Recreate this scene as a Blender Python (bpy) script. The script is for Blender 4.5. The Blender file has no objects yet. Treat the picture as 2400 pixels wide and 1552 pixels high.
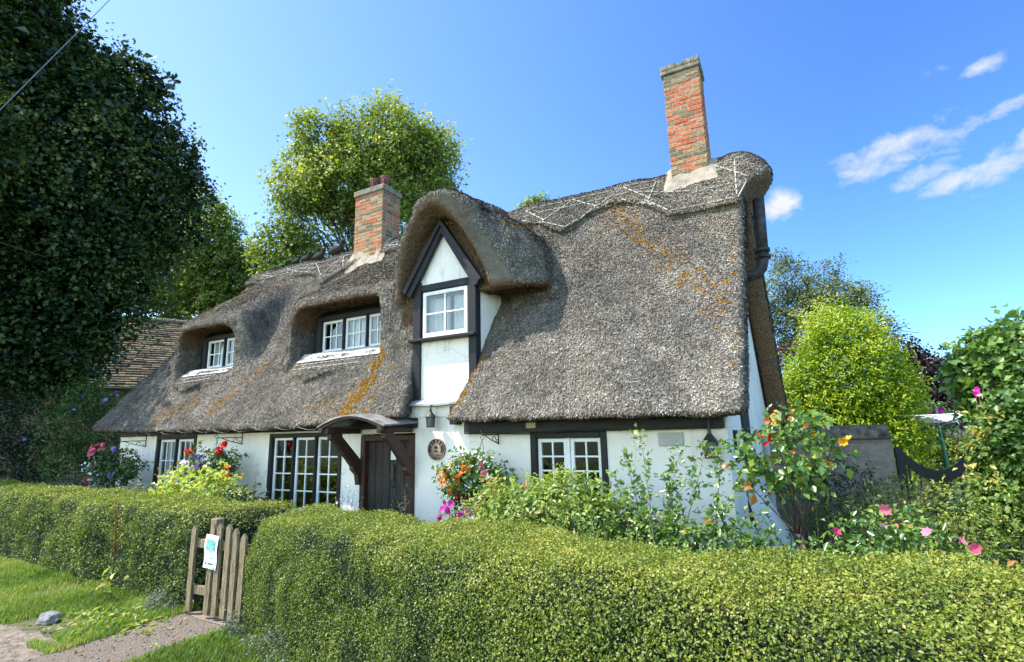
import bpy, math, random
import numpy as np
from mathutils import Vector, Matrix
from mathutils.bvhtree import BVHTree
rng = np.random.default_rng(7); random.seed(7)
R = math.radians
sc = bpy.context.scene
col = sc.collection
# ------------------------------------------------------------------ camera
F, PIT, YAW, ROL, DIST, EYE = 1220., R(11.05), R(28.3), R(-1.35), 6.2, 1.65
CAM = np.array([0, -DIST, EYE])
_cp, _sp, _cy, _sy = math.cos(PIT), math.sin(PIT), math.cos(YAW), math.sin(YAW)
_fw = np.array([-_sy*_cp, _cy*_cp, _sp]); _r = np.array([_cy, _sy, 0]); _u = np.cross(_r, _fw)
_R = math.cos(ROL)*_r + math.sin(ROL)*_u; _U = -math.sin(ROL)*_r + math.cos(ROL)*_u
cd = bpy.data.cameras.new('camera'); cam = bpy.data.objects.new('camera', cd); col.objects.link(cam)
cd.sensor_width = 36; cd.lens = F/2400*36; cd.clip_start = .05; cd.clip_end = 3000
cam.matrix_world = Matrix(((_R[0], _U[0], -_fw[0], CAM[0]), (_R[1], _U[1], -_fw[1], CAM[1]), (_R[2], _U[2], -_fw[2], CAM[2]), (0, 0, 0, 1)))
sc.camera = cam
def ray(x, y): return _fw + _R*(x-1200)/F - _U*(y-776)/F
def far(x, y, dist):                     # a point of the far surroundings at a ground distance from the camera
    d = ray(x, y); return CAM + d*dist/np.hypot(d[0], d[1])
# ------------------------------------------------------------------ materials
def nmat(name):
    m = bpy.data.materials.new(name); m.use_nodes = True
    nt = m.node_tree; nt.nodes.clear()
    out = nt.nodes.new('ShaderNodeOutputMaterial')
    return m, nt, out
class NT:
    def __init__(s, nt): s.nt = nt
    def n(s, t, **k):
        nd = s.nt.nodes.new(t)
        for a, v in k.items(): setattr(nd, a, v)
        return nd
    def l(s, a, b): s.nt.links.new(a, b)
    def noise(s, scale, detail=4, vec=None, rough=.55):
        n = s.n('ShaderNodeTexNoise'); n.inputs['Scale'].default_value = scale; n.inputs['Detail'].default_value = detail; n.inputs['Roughness'].default_value = rough
        if vec is not None: s.l(vec, n.inputs['Vector'])
        return n
    def ramp(s, fac, stops, interp='LINEAR'):
        r = s.n('ShaderNodeValToRGB'); r.color_ramp.interpolation = interp
        e = r.color_ramp.elements
        while len(e) < len(stops): e.new(.5)
        for q, (p, c) in zip(e, stops): q.position = p; q.color = (*c, 1)
        s.l(fac, r.inputs['Fac']); return r
    def mix(s, fac, a, b, mode='MIX'):
        m = s.n('ShaderNodeMix', data_type='RGBA', blend_type=mode)
        for sock, v in ((m.inputs[0], fac), (m.inputs[6], a), (m.inputs[7], b)):
            if hasattr(v, 'links'): s.l(v, sock)
            elif isinstance(v, (int, float)): sock.default_value = v
            else: sock.default_value = (*v, 1)
        return m.outputs[2]
    def math(s, op, a, b=None, clamp=False):
        m = s.n('ShaderNodeMath', operation=op, use_clamp=clamp)
        for i, v in enumerate((a, b)):
            if v is None: continue
            if hasattr(v, 'links'): s.l(v, m.inputs[i])
            else: m.inputs[i].default_value = v
        return m.outputs[0]
    def coord(s): return s.n('ShaderNodeTexCoord').outputs['Object']
    def geo(s): return s.n('ShaderNodeNewGeometry')
    def mapping(s, vec, scale):
        m = s.n('ShaderNodeMapping'); s.l(vec, m.inputs['Vector']); m.inputs['Scale'].default_value = scale; return m.outputs[0]
    def attr(s, name): return s.n('ShaderNodeAttribute', attribute_name=name).outputs['Fac']
def simple(name, c, rough=.7, var=.25, scale=6, bump=.15, bscale=40, metal=0, spec=.4, c2=None, stretch=None):
    m, nt, out = nmat(name); g = NT(nt)
    p = g.n('ShaderNodeBsdfPrincipled'); p.inputs['Roughness'].default_value = rough; p.inputs['Metallic'].default_value = metal
    p.inputs['Specular IOR Level'].default_value = spec
    v = g.geo().outputs['Position']
    if stretch: v = g.mapping(v, stretch)
    n = g.noise(scale, 5, v)
    lo = tuple(x*(1-var) for x in c); hi = c2 or tuple(min(1, x*(1+var)) for x in c)
    rp = g.ramp(n.outputs['Fac'], [(.3, lo), (.7, hi)]); g.l(rp.outputs[0], p.inputs['Base Color'])
    b = g.n('ShaderNodeBump'); b.inputs['Strength'].default_value = bump; b.inputs['Distance'].default_value = .02
    n2 = g.noise(bscale, 4, v); g.l(n2.outputs['Fac'], b.inputs['Height']); g.l(b.outputs[0], p.inputs['Normal'])
    g.l(p.outputs[0], out.inputs[0]); return m
def leafmat(name, stops, trans=.3, rough=.45, spec=.35, tcol=None):
    m, nt, out = nmat(name); g = NT(nt)
    rp = g.ramp(g.attr('tint'), stops)
    p = g.n('ShaderNodeBsdfPrincipled'); p.inputs['Roughness'].default_value = rough; p.inputs['Specular IOR Level'].default_value = spec
    g.l(rp.outputs[0], p.inputs['Base Color'])
    t = g.n('ShaderNodeBsdfTranslucent')
    g.l(g.mix(1.0, rp.outputs[0], tcol or (1.25, 1.3, .5), 'MULTIPLY'), t.inputs['Color'])
    mx = g.n('ShaderNodeMixShader'); mx.inputs[0].default_value = trans
    g.l(p.outputs[0], mx.inputs[1]); g.l(t.outputs[0], mx.inputs[2]); g.l(mx.outputs[0], out.inputs[0]); return m
def sc3(c, k): return tuple(x*k for x in c)
# ------------------------------------------------------------------ mesh helpers
def link(name, me, m, parent=None):
    o = bpy.data.objects.new(name, me); col.objects.link(o)
    if m is not None:
        for q in (m if isinstance(m, (list, tuple)) else [m]): me.materials.append(q)
    if parent is not None: o.parent = parent
    return o
def tag(o, label=None, cat=None, group=None, kind=None):
    if label: o['label'] = label
    if cat: o['category'] = cat
    if group: o['group'] = group
    if kind: o['kind'] = kind
    return o
def thing(name, label, cat, group=None):
    o = bpy.data.objects.new(name, None); col.objects.link(o); o.empty_display_size = .2
    return tag(o, label, cat, group)
def npmesh(name, V, tris, m, parent=None, quads=None, attrs=None, smooth=False):
    me = bpy.data.meshes.new(name)
    V = np.asarray(V, np.float32); T = np.zeros((0, 3), np.int32) if tris is None else np.asarray(tris, np.int32); Q = np.zeros((0, 4), np.int32) if quads is None else np.asarray(quads, np.int32)
    me.vertices.add(len(V)); me.vertices.foreach_set('co', V.ravel())
    idx = np.concatenate([T.ravel(), Q.ravel()])
    me.loops.add(len(idx)); me.loops.foreach_set('vertex_index', idx)
    ls = np.concatenate([np.arange(len(T))*3, len(T)*3 + np.arange(len(Q))*4]).astype(np.int32)
    me.polygons.add(len(ls)); me.polygons.foreach_set('loop_start', ls)
    me.update(calc_edges=True)
    if smooth: me.polygons.foreach_set('use_smooth', np.ones(len(ls), bool))
    for k, a in (attrs or {}).items():
        me.attributes.new(k, 'FLOAT', 'POINT').data.foreach_set('value', np.asarray(a, np.float32))
    return link(name, me, m, parent)
class MB:
    def __init__(s): s.v = []; s.f = []
    def add(s, V, Fc):
        b = len(s.v); s.v += [tuple(float(c) for c in p) for p in V]; s.f += [tuple(i+b for i in q) for q in Fc]; return s
    def box(s, x0, x1, y0, y1, z0, z1, M=None, bev=0):
        V = [(x, y, z) for z in (z0, z1) for x, y in ((x0, y0), (x1, y0), (x1, y1), (x0, y1))]
        if bev:
            b = min(bev, (x1-x0)/2.1, (y1-y0)/2.1, (z1-z0)/2.1)
            c = np.array([(x0+x1)/2, (y0+y1)/2, (z0+z1)/2]); h = np.array([x1-x0, y1-y0, z1-z0])/2
            V = []; Fc = []
            for sz in (-1, 1):
                for sx, sy in ((-1, -1), (1, -1), (1, 1), (-1, 1)):
                    for ax in range(3):
                        q = np.array([sx, sy, sz])*(h-b); q[ax] = (sx, sy, sz)[ax]*h[ax]; V.append(c+q)
            I = lambda k, ax: k*3+ax
            Fc = [(I(3,2),I(2,2),I(1,2),I(0,2)), (I(4,2),I(5,2),I(6,2),I(7,2)), (I(0,1),I(1,1),I(5,1),I(4,1)), (I(1,0),I(2,0),I(6,0),I(5,0)), (I(2,1),I(3,1),I(7,1),I(6,1)), (I(3,0),I(0,0),I(4,0),I(7,0))]
            for a, c2 in ((0, 1), (2, 3)): Fc += [(I(a,2),I(c2,2),I(c2,1),I(a,1)), (I(a+4,1),I(c2+4,1),I(c2+4,2),I(a+4,2))]
            for a, c2 in ((1, 2), (3, 0)): Fc += [(I(a,2),I(c2,2),I(c2,0),I(a,0)), (I(a+4,0),I(c2+4,0),I(c2+4,2),I(a+4,2))]
            for a in (0, 2): Fc += [(I(a,0),I(a,1),I(a+4,1),I(a+4,0))]
            for a in (1, 3): Fc += [(I(a,1),I(a,0),I(a+4,0),I(a+4,1))]
            for k in range(8): Fc.append((I(k,0),I(k,1),I(k,2)) if k in (1,3,4,6) else (I(k,0),I(k,2),I(k,1)))
        else:
            Fc = [(3,2,1,0),(4,5,6,7),(0,1,5,4),(1,2,6,5),(2,3,7,6),(3,0,4,7)]
        if M is not None: V = [tuple(M @ Vector(p)) for p in V]
        return s.add(V, Fc)
    def tube(s, P, rad, n=6, cap=True):
        P = [np.array(p, float) for p in P]; k = len(P)
        rad = [rad]*k if isinstance(rad, (int, float)) else rad
        V = []; prev = None
        for i in range(k):
            d = P[min(i+1, k-1)] - P[max(i-1, 0)]; d = d/(np.linalg.norm(d)+1e-9)
            a = prev if prev is not None else (np.array([0, 0, 1.]) if abs(d[2]) < .9 else np.array([1., 0, 0]))
            a = a - d*(a@d); a /= np.linalg.norm(a)+1e-9; prev = a; b = np.cross(d, a)
            for j in range(n):
                t = 2*math.pi*j/n; V.append(P[i] + rad[i]*(math.cos(t)*a + math.sin(t)*b))
        Fc = [(i*n+j, i*n+(j+1) % n, (i+1)*n+(j+1) % n, (i+1)*n+j) for i in range(k-1) for j in range(n)]
        if cap: Fc += [tuple(range(n))[::-1], tuple((k-1)*n+j for j in range(n))]
        return s.add(V, Fc)
    def lathe(s, prof, c, n=20):
        V = [(c[0]+r*math.cos(2*math.pi*j/n), c[1]+r*math.sin(2*math.pi*j/n), c[2]+z) for r, z in prof for j in range(n)]
        Fc = [(i*n+j, i*n+(j+1) % n, (i+1)*n+(j+1) % n, (i+1)*n+j) for i in range(len(prof)-1) for j in range(n)]
        return s.add(V, Fc)
    def prism(s, poly, o, ax, ay, n, t):             # polygon in plane (o; ax, ay), thickness t along n
        o, ax, ay, n = (np.array(q, float) for q in (o, ax, ay, n)); k = len(poly)
        A = [o+ax*a+ay*b for a, b in poly]; V = A + [p+n*t for p in A]
        Fc = [tuple(range(k))[::-1], tuple(range(k, 2*k))] + [(i, (i+1) % k, k+(i+1) % k, k+i) for i in range(k)]
        return s.add(V, Fc)
    def build(s, name, m, parent=None, smooth=False):
        me = bpy.data.meshes.new(name); me.from_pydata(s.v, [], s.f); me.update()
        if smooth: me.polygons.foreach_set('use_smooth', np.ones(len(me.polygons), bool))
        return link(name, me, m, parent)
# value noise
_H = rng.random(4096).astype(np.float32); _PM = rng.permutation(4096)
def vnoise(P, s, seed=0):
    P = np.asarray(P, np.float64)*s + 100.3 + seed*17.7
    I = np.floor(P).astype(np.int64); f = P-I; f = f*f*(3-2*f); out = 0
    for dx in (0, 1):
        for dy in (0, 1):
            for dz in (0, 1):
                h = _H[_PM[(_PM[(_PM[(I[:, 0]+dx) % 4096] + I[:, 1]+dy) % 4096] + I[:, 2]+dz) % 4096]]
                out = out + h*(f[:, 0] if dx else 1-f[:, 0])*(f[:, 1] if dy else 1-f[:, 1])*(f[:, 2] if dz else 1-f[:, 2])
    return out-.5
def fbm(P, s, seed=0, o=3): return sum(vnoise(P, s*2**k, seed+k)/2**k for k in range(o))
def nrm(a): return a/(np.linalg.norm(a, axis=-1, keepdims=True)+1e-9)
def sample(V, Fq, n):
    """area-weighted random points on a mesh of tris or quads"""
    V = np.asarray(V, float); Fq = np.asarray(Fq)
    T = Fq if Fq.shape[1] == 3 else np.concatenate([Fq[:, [0, 1, 2]], Fq[:, [0, 2, 3]]])
    a, b, c = V[T[:, 0]], V[T[:, 1]], V[T[:, 2]]
    cr = np.cross(b-a, c-a); ar = np.linalg.norm(cr, axis=1)
    k = rng.choice(len(T), n, p=ar/ar.sum()); u = rng.random((n, 1)); w = rng.random((n, 1)); fl = (u+w) > 1; u = np.where(fl, 1-u, u); w = np.where(fl, 1-w, w)
    return a[k]+(b-a)[k]*u+(c-a)[k]*w, nrm(cr[k])
def leafgeo(P, N, size, aspect=.55, jit=.6, bias=None, bw=1., fold=.18, sv=.3):
    """leaves: two folded triangles each. bias = preferred direction of the leaf axis"""
    n = len(P); N = nrm(N + jit*rng.normal(size=(n, 3)))
    D = rng.normal(size=(n, 3))
    if bias is not None: D = nrm(D) + bw*np.asarray(bias)
    D = nrm(D - N*(D*N).sum(1, keepdims=True)); S = np.cross(N, D)
    l = (size*(1+sv*rng.normal(size=n)).clip(.4, 2))[:, None] if np.isscalar(size) else size[:, None]
    w = l*aspect*.5
    V = np.stack([P, P+D*l*.45+S*w+N*l*fold, P+D*l, P+D*l*.45-S*w+N*l*fold], 1).reshape(-1, 3)
    b = np.arange(n)[:, None]*4
    T = np.concatenate([b+np.array([[0, 2, 1]]), b+np.array([[0, 3, 2]])], 0)
    return V, T
def leafobj(name, P, N, size, tint, m, parent, **k):
    V, T = leafgeo(P, N, size, **k); return npmesh(name, V, T, m, parent, attrs={'tint': np.repeat(tint, 4)})
def petals(P, N, size, k=5, cup=.25):
    """flowers: k petals round each point"""
    n = len(P); N = nrm(N); A = nrm(np.cross(N, rng.normal(size=(n, 3)))); B = np.cross(N, A); Vs = []; 
    for j in range(k):
        t = 2*math.pi*j/k; D = A*math.cos(t)+B*math.sin(t); S = -A*math.sin(t)+B*math.cos(t); s = size[:, None]; w = s*.62*math.sin(math.pi/k)*1.5
        Vs.append(np.stack([P, P+D*s*.6+S*w+N*s*cup, P+D*s+N*s*cup*1.3, P+D*s*.6-S*w+N*s*cup], 1))
    V = np.concatenate(Vs, 0).reshape(-1, 3); b = np.arange(n*k)[:, None]*4
    return V, np.concatenate([b+np.array([[0, 2, 1]]), b+np.array([[0, 3, 2]])], 0)
def flowerobj(name, P, N, size, m, parent, k=5, cup=.25):
    n = len(P); s = size*(1+.2*rng.normal(size=n)).clip(.5, 1.5)
    V, T = petals(P, N, s, k, cup); t = np.repeat(np.tile(rng.random(n), k), 4)
    return npmesh(name, V, T, m, parent, attrs={'tint': t})
# ------------------------------------------------------------------ material library
M = {}
m, nt, out = nmat('limewash'); g = NT(nt)
p = g.n('ShaderNodeBsdfPrincipled'); p.inputs['Roughness'].default_value = .85
pos = g.geo().outputs['Position']; n1 = g.noise(1.3, 6, pos); n2 = g.noise(9, 6, pos, .65); sx = g.n('ShaderNodeSeparateXYZ'); g.l(pos, sx.inputs[0])
c = g.ramp(n1.outputs['Fac'], [(.28, (.75, .685, .60)), (.62, (.89, .825, .755))]).outputs[0]
drip = g.noise(5, 4, g.mapping(pos, (1.6, 1.6, .25)))
st = g.math('MULTIPLY', g.math('SUBTRACT', drip.outputs['Fac'], .52, True), g.math('MULTIPLY', g.math('SUBTRACT', sx.outputs[2], 1.25, True), 4.0), True)
c = g.mix(st, c, (.42, .36, .26))
low = g.math('MULTIPLY', g.math('SUBTRACT', .55, sx.outputs[2], True), n2.outputs['Fac'], True)
c = g.mix(low, c, (.33, .34, .27))
vo = g.n('ShaderNodeTexVoronoi', feature='DISTANCE_TO_EDGE'); vo.inputs['Scale'].default_value = .9; wv = g.n('ShaderNodeVectorMath', operation='ADD'); g.l(pos, wv.inputs[0]); sc_ = g.n('ShaderNodeVectorMath', operation='SCALE'); g.l(g.noise(2.2, 5, pos).outputs['Color'], sc_.inputs[0]); sc_.inputs['Scale'].default_value = .8; g.l(sc_.outputs[0], wv.inputs[1]); g.l(wv.outputs[0], vo.inputs['Vector'])
crk = g.math('MULTIPLY', g.math('LESS_THAN', vo.outputs['Distance'], .006), g.math('MULTIPLY', g.math('GREATER_THAN', g.noise(.9, 3, pos).outputs['Fac'], .52), .45))
c = g.mix(crk, c, (.25, .23, .2)); g.l(c, p.inputs['Base Color'])
b = g.n('ShaderNodeBump'); b.inputs['Strength'].default_value = .5; b.inputs['Distance'].default_value = .03
hh = g.math('ADD', g.noise(3.5, 3, pos).outputs['Fac'], g.math('MULTIPLY', g.noise(30, 4, pos).outputs['Fac'], .25)); g.l(hh, b.inputs['Height']); g.l(b.outputs[0], p.inputs['Normal']); g.l(p.outputs[0], out.inputs[0]); M['lime'] = m
M['black'] = simple('black_timber', (.012, .012, .014), .55, .5, 20, .4, 60, stretch=(8, 8, 1))
M['white'] = simple('white_paint', (.78, .78, .77), .45, .06, 8, .05, 50)
M['door'] = simple('door_oak', (.030, .024, .019), .6, .6, 9, .5, 40, c2=(.062, .047, .036), stretch=(9, 9, .7))
M['brownwood'] = simple('red_brown_wood', (.055, .022, .014), .55, .4, 8, .4, 30, stretch=(6, 6, 1))
M['lead'] = simple('lead_sheet', (.30, .31, .33), .5, .3, 5, .2, 25, spec=.5)
M['palelead'] = simple('weathered_pale_lead', (.36, .35, .34), .6, .25, 7, .3, 25)
M['iron'] = simple('black_iron', (.02, .02, .02), .5, .4, 20, .1, 60, spec=.5)
M['flue'] = simple('sooty_iron_pipe', (.018, .018, .02), .6, .5, 12, .35, 50, c2=(.06, .06, .062))
M['mortar'] = simple('cement_fillet', (.29, .24, .185), .9, .3, 7, .5, 35)
M['capstone'] = simple('mossy_cap', (.20, .18, .12), .9, .5, 9, .6, 30, c2=(.30, .25, .19))
M['pot'] = simple('terracotta_pot', (.20, .075, .055), .7, .3, 8, .2, 40)
M['rod'] = simple('hazel_rod', (.40, .37, .32), .7, .3, 15, .2, 60)
M['picket'] = simple('weathered_wood', (.18, .128, .07), .8, .45, 10, .5, 60, c2=(.35, .27, .16), stretch=(7, 7, 1))
M['bark'] = simple('bark', (.06, .045, .032), .9, .4, 9, .6, 30)
M['curtain'] = simple('white_curtain', (.72, .74, .76), .9, .12, 3, .6, 5, stretch=(9, 1, .3))
M['paper'] = simple('white_paper', (.75, .76, .76), .6, .05)
M['steel'] = simple('grey_steel', (.2, .2, .21), .4, .2, metal=.6)
m, nt, out = nmat('window_glass'); g = NT(nt)
tr = g.n('ShaderNodeBsdfTransparent'); tr.inputs[0].default_value = (.82, .86, .84, 1); gl = g.n('ShaderNodeBsdfGlossy'); gl.inputs['Roughness'].default_value = .02
bb = g.n('ShaderNodeBump'); bb.inputs['Strength'].default_value = .05; bb.inputs['Distance'].default_value = .05; g.l(g.noise(2.5, 2, g.geo().outputs['Position']).outputs['Fac'], bb.inputs['Height']); g.l(bb.outputs[0], gl.inputs['Normal'])
fr = g.n('ShaderNodeFresnel'); fr.inputs[0].default_value = 1.5
mx = g.n('ShaderNodeMixShader'); g.l(g.math('MULTIPLY_ADD', fr.outputs[0], 1.3, True), mx.inputs[0]); mx.inputs[0].links[0].from_node.inputs[2].default_value = .06
g.l(tr.outputs[0], mx.inputs[1]); g.l(gl.outputs[0], mx.inputs[2]); g.l(mx.outputs[0], out.inputs[0]); M['glass'] = m
M['dark'] = simple('dark_room', (.012, .011, .010), .9, .2)  # darkness of unlit insides put into the colour
# thatch: straw tint, moss mask; cut undersides go brown
m, nt, out = nmat('thatch'); g = NT(nt)
p = g.n('ShaderNodeBsdfPrincipled'); p.inputs['Roughness'].default_value = .85; p.inputs['Specular IOR Level'].default_value = .25
pos = g.geo().outputs['Position']
big = g.noise(.9, 5, pos); fine = g.noise(45, 3, g.mapping(pos, (1, .6, .5)))
base = g.ramp(g.math('ADD', g.math('MULTIPLY', g.attr('tint'), .75), g.math('MULTIPLY', fine.outputs['Fac'], .3)), [(.12, (.038, .032, .025)), (.36, (.125, .106, .085)), (.68, (.236, .205, .168)), (.95, (.46, .42, .36))]).outputs[0]
pat = g.ramp(big.outputs['Fac'], [(.33, (.68, .68, .68)), (.55, (1, 1, 1)), (.7, (1.12, 1.04, .92))]).outputs[0]
base = g.mix(1., base, pat, 'MULTIPLY')
pale = g.attr('pale'); base = g.mix(pale, base, g.mix(1., base, (1.24, 1.26, 1.29), 'MULTIPLY'))
mn = g.noise(11, 5, pos); mf = g.math('MULTIPLY', g.math('SUBTRACT', g.math('ADD', g.attr('moss'), g.math('MULTIPLY', mn.outputs['Fac'], 1.25)), 1.0), 8., True)
mossc = g.ramp(g.noise(30, 3, pos).outputs['Fac'], [(.25, (.07, .04, .008)), (.5, (.24, .115, .010)), (.75, (.38, .19, .018))]).outputs[0]
base = g.mix(mf, base, mossc)
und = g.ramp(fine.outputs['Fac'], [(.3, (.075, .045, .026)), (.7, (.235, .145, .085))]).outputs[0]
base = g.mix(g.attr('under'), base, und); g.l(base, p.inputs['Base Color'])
b = g.n('ShaderNodeBump'); b.inputs['Strength'].default_value = .8; b.inputs['Distance'].default_value = .025; g.l(g.noise(38, 3, pos).outputs['Fac'], b.inputs['Height']); g.l(b.outputs[0], p.inputs['Normal'])
g.l(p.outputs[0], out.inputs[0]); M['thatch'] = m
# ------------------------------------------------------------------ THE COTTAGE
cot = thing('thatched_cottage', 'long white thatched cottage with black timbers, two brick chimneys and a hooded dormer', 'cottage')
def smax(a, b, k): h = np.maximum(k-np.abs(a-b), 0); return np.maximum(a, b)+h*h/(4*k)
def smin(a, b, k): h = np.maximum(k-np.abs(a-b), 0); return np.minimum(a, b)-h*h/(4*k)
def sst(t): t = np.clip(t, 0, 1); return t*t*(3-2*t)
h = .036
xs = np.arange(-14.4, .36, h, dtype=np.float32); ys = np.arange(-.78, 5.0, h, dtype=np.float32); zs = np.arange(1.6, 6.15, h, dtype=np.float32)
X, Y, Z = xs[:, None, None], ys[None, :, None], zs[None, None, :]
def pl(x, pts): return np.interp(x, [q[0] for q in pts], [q[1] for q in pts]).astype(np.float32)
wav = .018*np.sin(X*1.7+Z*.8)+.014*np.sin(X*3.9+1.+Z*2.1)+.010*np.sin(X*7.3+Z*4.2+2)
c5 = .5426
dF = ((Z-1.86)-(Y+.45)/.646)*c5+wav
dB = ((Z-1.86)-(4.65-Y)/.646)*c5
dH = (-(X+14.02)+(Z-1.9)*.5)*.894
out0 = smax(smax(dF, dB, .3), dH, .35)
def band(d, zl, t): return np.minimum(d, np.maximum(d-t, zl-Z))
cap = pl(xs, [(-14, 5.55), (-12, 5.5), (-11.2, 5.46), (-10.2, 5.45), (-9.35, 5.33), (-8.95, 4.95), (-8.45, 5.2), (-7.9, 5.46), (-6.2, 5.5), (-4.3, 5.42), (-3.7, 5.3), (-3.13, 4.90), (-2.75, 5.22), (-2.33, 5.38), (-1.9, 5.25), (-1.36, 4.78), (.4, 4.74)])[:, None, None]
outer = band(out0, cap, .085)
ap2 = pl(xs, [(-8.3, 3.3), (-8.2, 2.95), (-8.0, 2.80), (-7.85, 2.95), (-7.5, 2.60), (-7.2, 2.66), (-6.5, 2.92), (-6.25, 3.0), (-6.0, 3.3)])[:, None, None]
ap1 = pl(xs, [(-11.75, 3.2), (-11.5, 2.86), (-11.2, 2.62), (-10.9, 2.72), (-10.3, 2.86), (-9.95, 3.2)])[:, None, None]
for ap in (ap1, ap2): outer = np.minimum(outer, np.maximum(np.maximum(out0-.055, ap-Z), Z-2.97))
inner = -(out0+.36)
def eyebrow(d, xl, xr, yl, zl, m, cl, cr, zb, zt, wy, kr):
    cs = 1/math.sqrt(1+m*m)
    top = (Z-zl-(Y-yl)*m)*cs
    lft = (xl-X)*.93+(Z-3.6)*.16; rgt = (X-xr)*.93+(Z-3.6)*.18
    s = smax(smax(top, lft, .32), rgt, kr)
    s = smax(s, yl-Y+.10*np.abs((2*X-cl-cr)/(cr-cl))**3, .10)
    s = smax(s, 2.80-Z+.0*Y, .1); s = np.maximum(s, Y-2.1)
    d = smin(d, s, .22)
    r = .40                                                      # opening with rounded upper corners
    fr_ = np.clip((wy-.05-Y)/.55, 0, 1); qx = np.abs(X-(cl+cr)/2)-(cr-cl)/2-.06*fr_+r; qz = Z-zt+.05*fr_+r
    a = np.minimum(np.maximum(qx, qz), 0)+np.sqrt(np.maximum(qx, 0)**2+np.maximum(qz, 0)**2)-r
    low = np.where(Y < .38, np.minimum(zb, 1.90+(Y+.45)/.646), zb); cav = np.maximum(np.maximum(a, np.maximum(low, 2.80)-Z), Y-wy-.3)
    return smax(d, -cav, .05)
slab = smax(outer, inner, .08)
eav = pl(xs, [(-14.1, 1.92), (-12, 1.84), (-7.6, 1.80), (-6.9, 1.82), (-6.3, 1.88), (-5, 1.92), (-4.2, 1.82), (-2, 1.80), (-.4, 1.78)])[:, None, None]
slab = smax(slab, eav-Z+.02*np.sin(X*9)*.5, .07)
xv = -.48+.065*(Y+.45)+.45*sst((Z-4.95)/.5)
slab = smax(slab, X-xv, (.10+.45*sst((Z-5.0)/.5)).astype(np.float32))
d = eyebrow(slab, -11.80, -9.50, .06, 4.11, .76, -11.66, -9.78, 3.06, 3.99, .6, .34)
d = eyebrow(d, -8.24, -5.35, .06, 4.11, .66, -8.04, -5.70, 3.08, 4.0, .6, .3)
# dormer hood
xc, z0 = -4.50, 3.72
ax_ = np.abs(X-xc); zz = np.maximum(Z-z0, 0)
axo = np.abs(X+4.33); ao_ = np.where(X > -4.33, .80+.52*sst((Y+.35)/.95), 1.10+.06*sst((Y+.1)/.6))
qo = (axo/ao_)**2.1+(zz/1.42)**2.1; ho = (qo**(1/2.1)-1)*.95
capd = np.maximum(np.maximum(ho-.06, axo-.50-.10*sst((Y+.3)/1.5)+.05*np.sin(Y*9)), -.46+.12*axo-Y)
lip = -.42+.34*(1-np.clip((Z-z0)/1.5, 0, 1))+.16*np.maximum(X-xc-.2, 0)
hood = smax(np.minimum(ho, capd), np.where(ho < capd, lip, lip-.04)-Y, .14); hood = smax(hood, z0-.02-Z+.10*(Y-.0), .10); hood = np.maximum(hood, Y-2.1)
fill = np.maximum(np.maximum(np.abs(X+5.42)-.34, .06-Y+.12*(3.8-Z)*0), np.maximum(Z-3.95, 2.3-Z)); fill = np.maximum(fill, Y-1.5)
d = smin(d, fill, .25); d = smin(d, hood, .16)
fl_ = sst(np.clip((.02-Y)/.42, 0, 1)); ai_ = .80+.06*fl_; hz_ = 1.33+.10*fl_
qi = (ax_/ai_)**1.6+(np.maximum(Z-3.6, 0)/hz_)**1.6; hi_ = (qi**(1/1.6)-1)*.8
hi_ = np.maximum(hi_, Y-.10); hi_ = np.maximum(hi_, 3.3-Z)
d = smax(d, -hi_, .05)
cut = np.maximum(np.maximum(-5.07+.35*np.minimum(0, Y)*-1-X, X-(-4.02+.35*np.minimum(0, Y))), np.maximum(Y-.17, Z-3.8))
d = smax(d, -cut, .06); d = d.astype(np.float32)
del out0, outer, inner, slab, hood, hi_, cut, qi, qo, ho, fill, dF, dB, dH
def nets(d):
    s = d < 0
    c = sum(s[i:s.shape[0]-1+i, j:s.shape[1]-1+j, k:s.shape[2]-1+k].astype(np.int8) for i in (0, 1) for j in (0, 1) for k in (0, 1))
    act = np.argwhere((c > 0) & (c < 8)); ids = np.full(c.shape, -1, np.int32); ids[tuple(act.T)] = np.arange(len(act))
    acc = np.zeros((len(act), 3)); cnt = np.zeros(len(act)); cor = [(i, j, k) for i in (0, 1) for j in (0, 1) for k in (0, 1)]
    for a in cor:
        for b in cor:
            if sum(b)-sum(a) == 1 and all(y >= x for x, y in zip(a, b)):
                va = d[tuple((act+a).T)]; vb = d[tuple((act+b).T)]; mk = (va < 0) != (vb < 0); t = np.where(mk, va/(va-vb+1e-12), 0)
                acc += np.where(mk[:, None], np.array(a)+t[:, None]*(np.array(b)-np.array(a)), 0); cnt += mk
    V = (act+acc/cnt[:, None])*h+np.array([xs[0], ys[0], zs[0]])
    Q = []
    for ax in range(3):
        o1, o2 = [q for q in range(3) if q != ax]
        sl = [slice(None)]*3; sl[ax] = slice(0, -1); s2 = [slice(None)]*3; s2[ax] = slice(1, None)
        fl = s[tuple(sl)] != s[tuple(s2)]; e = np.argwhere(fl); e = e[(e[:, o1] > 0) & (e[:, o2] > 0) & (e[:, o1] < c.shape[o1]) & (e[:, o2] < c.shape[o2])]
        q = []
        for a, b in ((0, 0), (1, 0), (1, 1), (0, 1)):
            f = e.copy(); f[:, o1] -= a; f[:, o2] -= b; q.append(ids[tuple(f.T)])
        q = np.stack(q, 1); flip = s[tuple(e.T)] ^ (ax == 1)
        q = np.where(flip[:, None], q[:, ::-1], q); Q.append(q)
    Q = np.concatenate(Q); return V, Q[(Q >= 0).all(1)]
TV, TQ = nets(d)
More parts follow.
